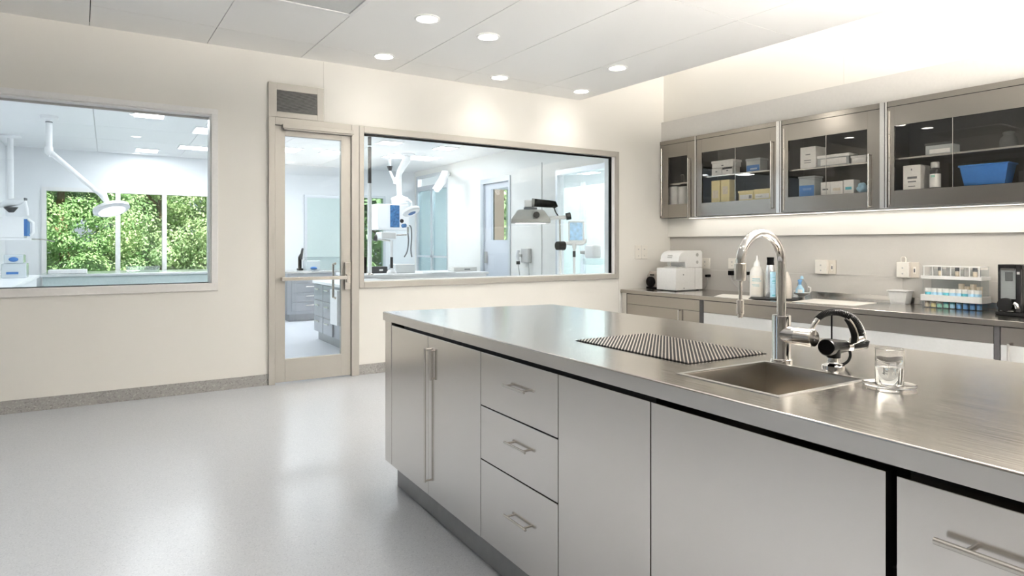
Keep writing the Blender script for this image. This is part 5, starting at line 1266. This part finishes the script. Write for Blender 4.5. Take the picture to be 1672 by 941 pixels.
# spot lamp on the partition
dd = 11.4
t = T('spot_lamp', 'white angled spot lamp on a bracket before the green glazed partition', 'lamp', RM, pt(724,282,dd))
w0 = (XWR-.001, RM.hx(XWR,733)[0]-.0, RM.hx(XWR,733,284)[1])
t.part('bracket', B().tube([w0, pt(727,283,dd)], .04, 14), M['medw'], smooth=True)
t.part('joint', B().tube([pt(722,285,dd), pt(731,285,dd)], .065, 18), M['medw'], smooth=True)
t.part('head', B().tube([pt(727,282,dd), pt(722,296,dd), pt(711,311,dd)], [.06,.075,.065], 20), M['medw'], smooth=True)
pa, pb = Vector(pt(722.5,297,dd)), Vector(pt(712,311,dd)); back = Vector((FW[0],FW[1],0))*-.075
b = B().tube([pa+back+Vector((0,0,-.02)), pa*.5+pb*.5+back*1.06+Vector((0,0,-.02)), pb+back*.9+Vector((0,0,-.02))], [.03,.055,.03], 16); t.part('lens', b, M['headlens'], smooth=True)
# hooded lamp
d = 8.1
t = T('hood_lamp', 'grey hooded lamp with a black arm on a floor pole', 'lamp', RM, (pt(915,430,d)[0],pt(915,430,d)[1],0))
pc = pt(914.5,430,d)
hc = Vector(pt(866,352,d)); U = Vector((RT[0],RT[1],0)); V = Vector((FW[0],FW[1],0))
def frus(b, levels, c):          # rectangular hood, levels = (halfwidth, halfdepth, z)
    n0 = len(b.v)
    for hw,hd_,z in levels:
        for su,sv in ((-1,-1),(1,-1),(1,1),(-1,1)): b.v.append(tuple(c+U*(su*hw)+V*(sv*hd_)+Vector((0,0,z))))
    for i in range(len(levels)-1):
        for k in range(4):
            j=(k+1)%4; b.f.append((n0+4*i+k,n0+4*i+j,n0+4*i+4+j,n0+4*i+4+k))
    b.f.append(tuple(n0+k for k in (3,2,1,0))); e_=n0+4*(len(levels)-1); b.f.append(tuple(e_+k for k in range(4))); return b
u_ = d/F
t.part('hood', frus(B(), [(32*u_,.20,-13*u_),(31.5*u_,.20,-7*u_),(22*u_,.13,7*u_),(19*u_,.11,9*u_)], hc), M['lamph'], bevel=.012, seg=3)
t.part('lens', frus(B(), [(24*u_,.14,-13.3*u_),(24*u_,.14,-13.05*u_)], hc), M['headlens'])
t.part('collar', B().tube([hc+Vector((0,0,9*u_+.001)), hc+Vector((0,0,13*u_))], .085, 22), M['ink'])
t.part('side_knob', B().tube([pt(876,351,d-.22), pt(876,351,d-.10)], .04, 16), M['dark'], smooth=True)
t.part('white_block', frus(B(), [(6*u_,.05,0),(6*u_,.05,11*u_)], Vector(pt(862,338.5,d))), M['medw'], bevel=.006)
t.part('black_arm', B().tube([pt(869,331,d), pt(895,333,d), pt(905,334,d), pt(908,339,d)], [.052,.048,.045,.03], 20), M['black'], smooth=True)
t.part('arm_band', B().tube([pt(868,331,d), pt(872.5,331.3,d)], .055, 20), M['lamph'])
t.part('cable', B().tube([pt(p[0],p[1],d) for p in spline([(905,340),(907,346),(911,352),(914,356)],6)], .008, 8), M['black'])
t.part('cross_arm', B().tube([pt(889,357.5,d), pt(905,356,d), pt(926,355,d)], [.03,.026,.026], 16), M['medw'], smooth=True)
t.part('arm_knob', B().tube([pt(924,354,d), pt(932,352.5,d)], .045, 16), M['dark'], smooth=True)
t.part('thin_pole', B().tube([pt(914,357,d), pt(914.5,394,d)], .012, 12), M['nickel'], smooth=True)
t.part('floor_pole', B().tube([pt(914.5,398,d), (pc[0],pc[1],.03)], .020, 14), M['medw'], smooth=True)
t.part('pole_knob', B().tube([pt(909.5,401.5,d-.03), pt(920.5,401.5,d+.02)], [.055,.06], 16), M['black'], smooth=True)
t.part('foot', B().lathe((pc[0],pc[1],0), [(.08,.0005),(.08,.02),(.03,.035)], 28), M['medw'], smooth=True)
d = 8.2
t = T('monitor_stand', 'floor stand with a pale lit monitor on a bent white arm', 'monitor', RM, (pt(937,440,d)[0],pt(937,440,d)[1],0))
pc = pt(937.5,440,d)
t.part('floor_pole', B().tube([pt(937.5,403,d), (pc[0],pc[1],.03)], .017, 14), M['medw'], smooth=True)
t.part('sleeve', B().tube([pt(937.5,410,d), pt(937.5,420,d)], .020, 14), M['dark'])
t.part('bend', B().tube([pt(920,397,d), pt(938,398,d), pt(950,398,d), pt(955,395,d), pt(955,390,d)], .024, 16), M['medw'], smooth=True)
t.part('clamp', B().tube([pt(937.5,398,d), pt(937.5,407,d)], [.035,.024], 16), M['medw'], smooth=True)
mc = Vector(pt(940.5,378,d))
t.part('screen_housing', frus(B(), [(13*u_,.02,-17*u_),(13*u_,.02,17*u_)], mc), M['medw'], bevel=.008)
t.part('screen', frus(B(), [(10.5*u_,.002,-14.5*u_),(10.5*u_,.002,14.5*u_)], mc-V*.0225), M['screen2'])
t.part('foot', B().lathe((pc[0],pc[1],0), [(.08,.0005),(.08,.02),(.03,.035)], 28), M['medw'], smooth=True)
# wall phone and dispenser
y0,y1 = pY(868), pY(856.5); z0,z1 = RM.hx(XWR-.03,862,429)[1], RM.hx(XWR-.03,862,406)[1]
t = T('wall_phone', 'light grey wall phone with a hanging cord past the far door', 'phone', RM, (XWR,(y0+y1)/2,z0))
t.part('base', B().box(XWR-.07,XWR-.0005,y0,y1,z0,z1), M['grey'], bevel=.008)
t.part('handset', B().tube([(XWR-.10,y1+.03,z0+.02),(XWR-.12,y1+.03,(z0+z1)/2),(XWR-.10,y1+.03,z1-.03)], .028, 14), M['medw'], smooth=True)
t.part('rest', B().box(XWR-.10,XWR-.0705,y1-.04,y1+.02,(z0+z1)/2-.02,(z0+z1)/2+.02), M['grey'])
t.part('ear_cap', B().tube([(XWR-.10,y1+.03,z0-.03),(XWR-.10,y1+.03,z0+.019)], .03, 14), M['dark'], smooth=True)
t.part('cord', B().tube([(XWR-.10,y1+.03,z0-.03),(XWR-.06,y1+.02,z0-.3),(XWR-.05,y1,z0-.5),(XWR-.04,y0,z0-.3),(XWR-.04,y0+.02,z0+.0)], .008, 8), M['grey'], smooth=True)
y0,y1 = pY(978), pY(963); z0,z1 = RM.hx(XWR-.03,970,432)[1], RM.hx(XWR-.03,970,400)[1]
t = T('wall_dispenser', 'white wall dispenser mounted on the clear glazed wall', 'dispenser', RM, (XWR+.03,(y0+y1)/2,z0))
t.part('body', B().box(XWR-.10,XWR+.049,y0,y1,z0+.08,z1), M['medw'], bevel=.03, seg=4)
t.part('nozzle', B().tube([(XWR-.06,y1+.01,z1-.10),(XWR-.14,y1+.03,z1-.10)], [.03,.02], 14), M['grey'], smooth=True)
t.part('cup', B().box(XWR-.12,XWR+.049,y0-.03,y1+.0,z0,z0+.075), M['acryl'])
# side room screen
x0 = 6.7
t = T('glass_screen', 'pale green framed glass screen in the side room', 'screen', RM, (x0,8.9,0))
t.part('board', B().box(x0,x0+.03,7.2,10.6,.1,2.25), M['board']); t.part('frame', B().box(x0-.03,x0-.001,8.35,8.45,.1,2.3), cool)
# ================================================================== the garden
struct('ground', B().box(-14, 22, YW+.16, 40, -.25, -.05), M['soil'])
def tree(name, label, x, y, h, w, nleaf, m, group=None, low=.2, leaf=.10, seed=1):
    rnd = random.Random(seed)
    t = T(name, label, 'tree', RM, (x,y,-.05), group)
    b = B(); b.tube([(x,y,-.05),(x+.04,y,h*.25),(x-.03,y+.03,h*.5),(x+.02,y,h*.8)], [.11,.09,.07,.03], 12)
    for k in range(6):
        a = rnd.random()*6.28; z = h*(.25+.1*k); b.tube([(x,y,z),(x+w*.35*math.cos(a),y+w*.35*math.sin(a),z+h*.12),(x+w*.6*math.cos(a),y+w*.6*math.sin(a),z+h*.2)], [.04,.025,.01], 8)
    t.part('trunk', b, M['bark'])
    blobs = []
    for k in range(80):
        a = rnd.random()*6.28; r = w*math.sqrt(rnd.random())*.85; z = low+(h-low)*rnd.random()
        blobs.append((x+r*math.cos(a), y+r*math.sin(a)*.7, z, rnd.uniform(.28,.6)))
    f = B()
    for k in range(nleaf):
        bx_,by_,bz_,br = rnd.choice(blobs)
        th = rnd.random()*6.28; ph = math.acos(rnd.uniform(-1,1)); rr_ = br*(.75+.3*rnd.random())
        n = Vector((math.sin(ph)*math.cos(th), math.sin(ph)*math.sin(th), math.cos(ph)))
        c = Vector((bx_,by_,bz_))+Vector((n.x*rr_,n.y*rr_,n.z*rr_*.75))
        if c.z < .0: continue
        nn = (n+Vector((rnd.uniform(-.7,.7),rnd.uniform(-.7,.7),rnd.uniform(-.2,1.0)))).normalized()
        a1 = nn.cross(Vector((rnd.uniform(-1,1),rnd.uniform(-1,1),rnd.uniform(-1,1)))).normalized(); a2 = nn.cross(a1)
        s = leaf*rnd.uniform(.7,1.3); i = len(f.v)
        f.v += [tuple(c-a1*s), tuple(c+a2*s*.5+nn*s*.12), tuple(c+a1*s), tuple(c-a2*s*.5+nn*s*.12)]
        f.f += [(i,i+1,i+2),(i,i+2,i+3)]
    t.part('foliage', f, m)
tree('leafy_tree', 'dense dark green tree filling the garden pane beside the wall unit', -.75, 15.3, 4.2, 1.6, 42000, M['leaf'], None, .1, .036, 3)
tree('leafy_tree', 'bright yellow green tree behind the middle garden pane', 1.0, 15.6, 4.4, 1.5, 42000, M['leaf2'], None, .1, .036, 4)
tree('leafy_tree', 'pale sunlit tree behind the garden pane closest to the door', 2.6, 15.2, 4.0, 1.4, 40000, M['leaf2'], None, .1, .036, 5)
tree('leafy_tree', 'leafy tree far behind the gap of the first two garden trees', .1, 18.4, 5.8, 2.2, 14000, M['leaf2'], None, .0, .12, 6)
tree('leafy_tree', 'tall leafy tree at the back of the garden', 2.9, 18.8, 6.2, 2.3, 12000, M['leaf2'], None, .0, .13, 7)
tree('leafy_tree', 'leafy tree at the edge of the garden past the wall unit', -3.0, 17.6, 5.5, 2.0, 12000, M['leaf'], None, .0, .13, 8)
tree('leafy_tree', 'leafy tree glimpsed beside the white ceiling pole', 6.6, 16.5, 4.6, 1.8, 6000, M['leaf2'], None, .3, .13, 9)
tree('leafy_tree', 'leafy tree glimpsed through the pane of the far door', 9.2, 16.0, 3.2, 1.5, 5000, M['leaf2'], None, .1, .12, 10)
t0 = RM.hy(13.6, 812)[0]
solo('timber_post', B().box(t0-.14,t0+.14,13.5,13.8,-.05,4.0), M['wood'], 'brown timber post outside, seen through the far door pane', 'post', RM, (t0,13.6,-.05), bevel=.01)
# ================================================================== sun, sky, camera
sl = bpy.data.lights.new('sun', 'SUN'); sl.energy = 13; sl.angle = .009; sl.color = (1,.95,.86)
so = bpy.data.objects.new('sun', sl); COL.objects.link(so); so.rotation_euler = Vector((-.35,.6,-.85)).to_track_quat('-Z','Y').to_euler()
w = bpy.data.worlds.new('sky'); SC.world = w; w.use_nodes = True; nt = w.node_tree
bg = nt.nodes['Background']; sk_ = nt.nodes.new('ShaderNodeTexSky'); sk_.sky_type = 'HOSEK_WILKIE'; sk_.sun_direction = (.35,-.6,.85); sk_.turbidity = 3
hs = nt.nodes.new('ShaderNodeHueSaturation'); hs.inputs['Saturation'].default_value = .55; nt.links.new(sk_.outputs['Color'], hs.inputs['Color']); nt.links.new(hs.outputs['Color'], bg.inputs['Color']); bg.inputs['Strength'].default_value = 1.7
cam = bpy.data.cameras.new('camera'); co = bpy.data.objects.new('camera', cam); COL.objects.link(co)
co.location = (0,0,H); co.rotation_euler = (math.radians(90),0,-PSI)
cam.sensor_fit = 'HORIZONTAL'; cam.sensor_width = 36; cam.lens = F/1672*36; cam.shift_y = (CY-941/2)/1672; cam.clip_start = .05; cam.clip_end = 200
SC.camera = co
vs = SC.view_settings; vs.view_transform = 'Standard'; vs.look = 'None'; vs.gamma = 1; vs.use_curve_mapping = False; vs.exposure = EXPO
SC.display_settings.display_device = 'sRGB'
cy_s = SC.cycles
cy_s.use_denoising = True; cy_s.max_bounces = 14; cy_s.diffuse_bounces = 6; cy_s.glossy_bounces = 6; cy_s.transmission_bounces = 12; cy_s.transparent_max_bounces = 24
cy_s.caustics_reflective = False; cy_s.caustics_refractive = False; cy_s.sample_clamp_indirect = 12
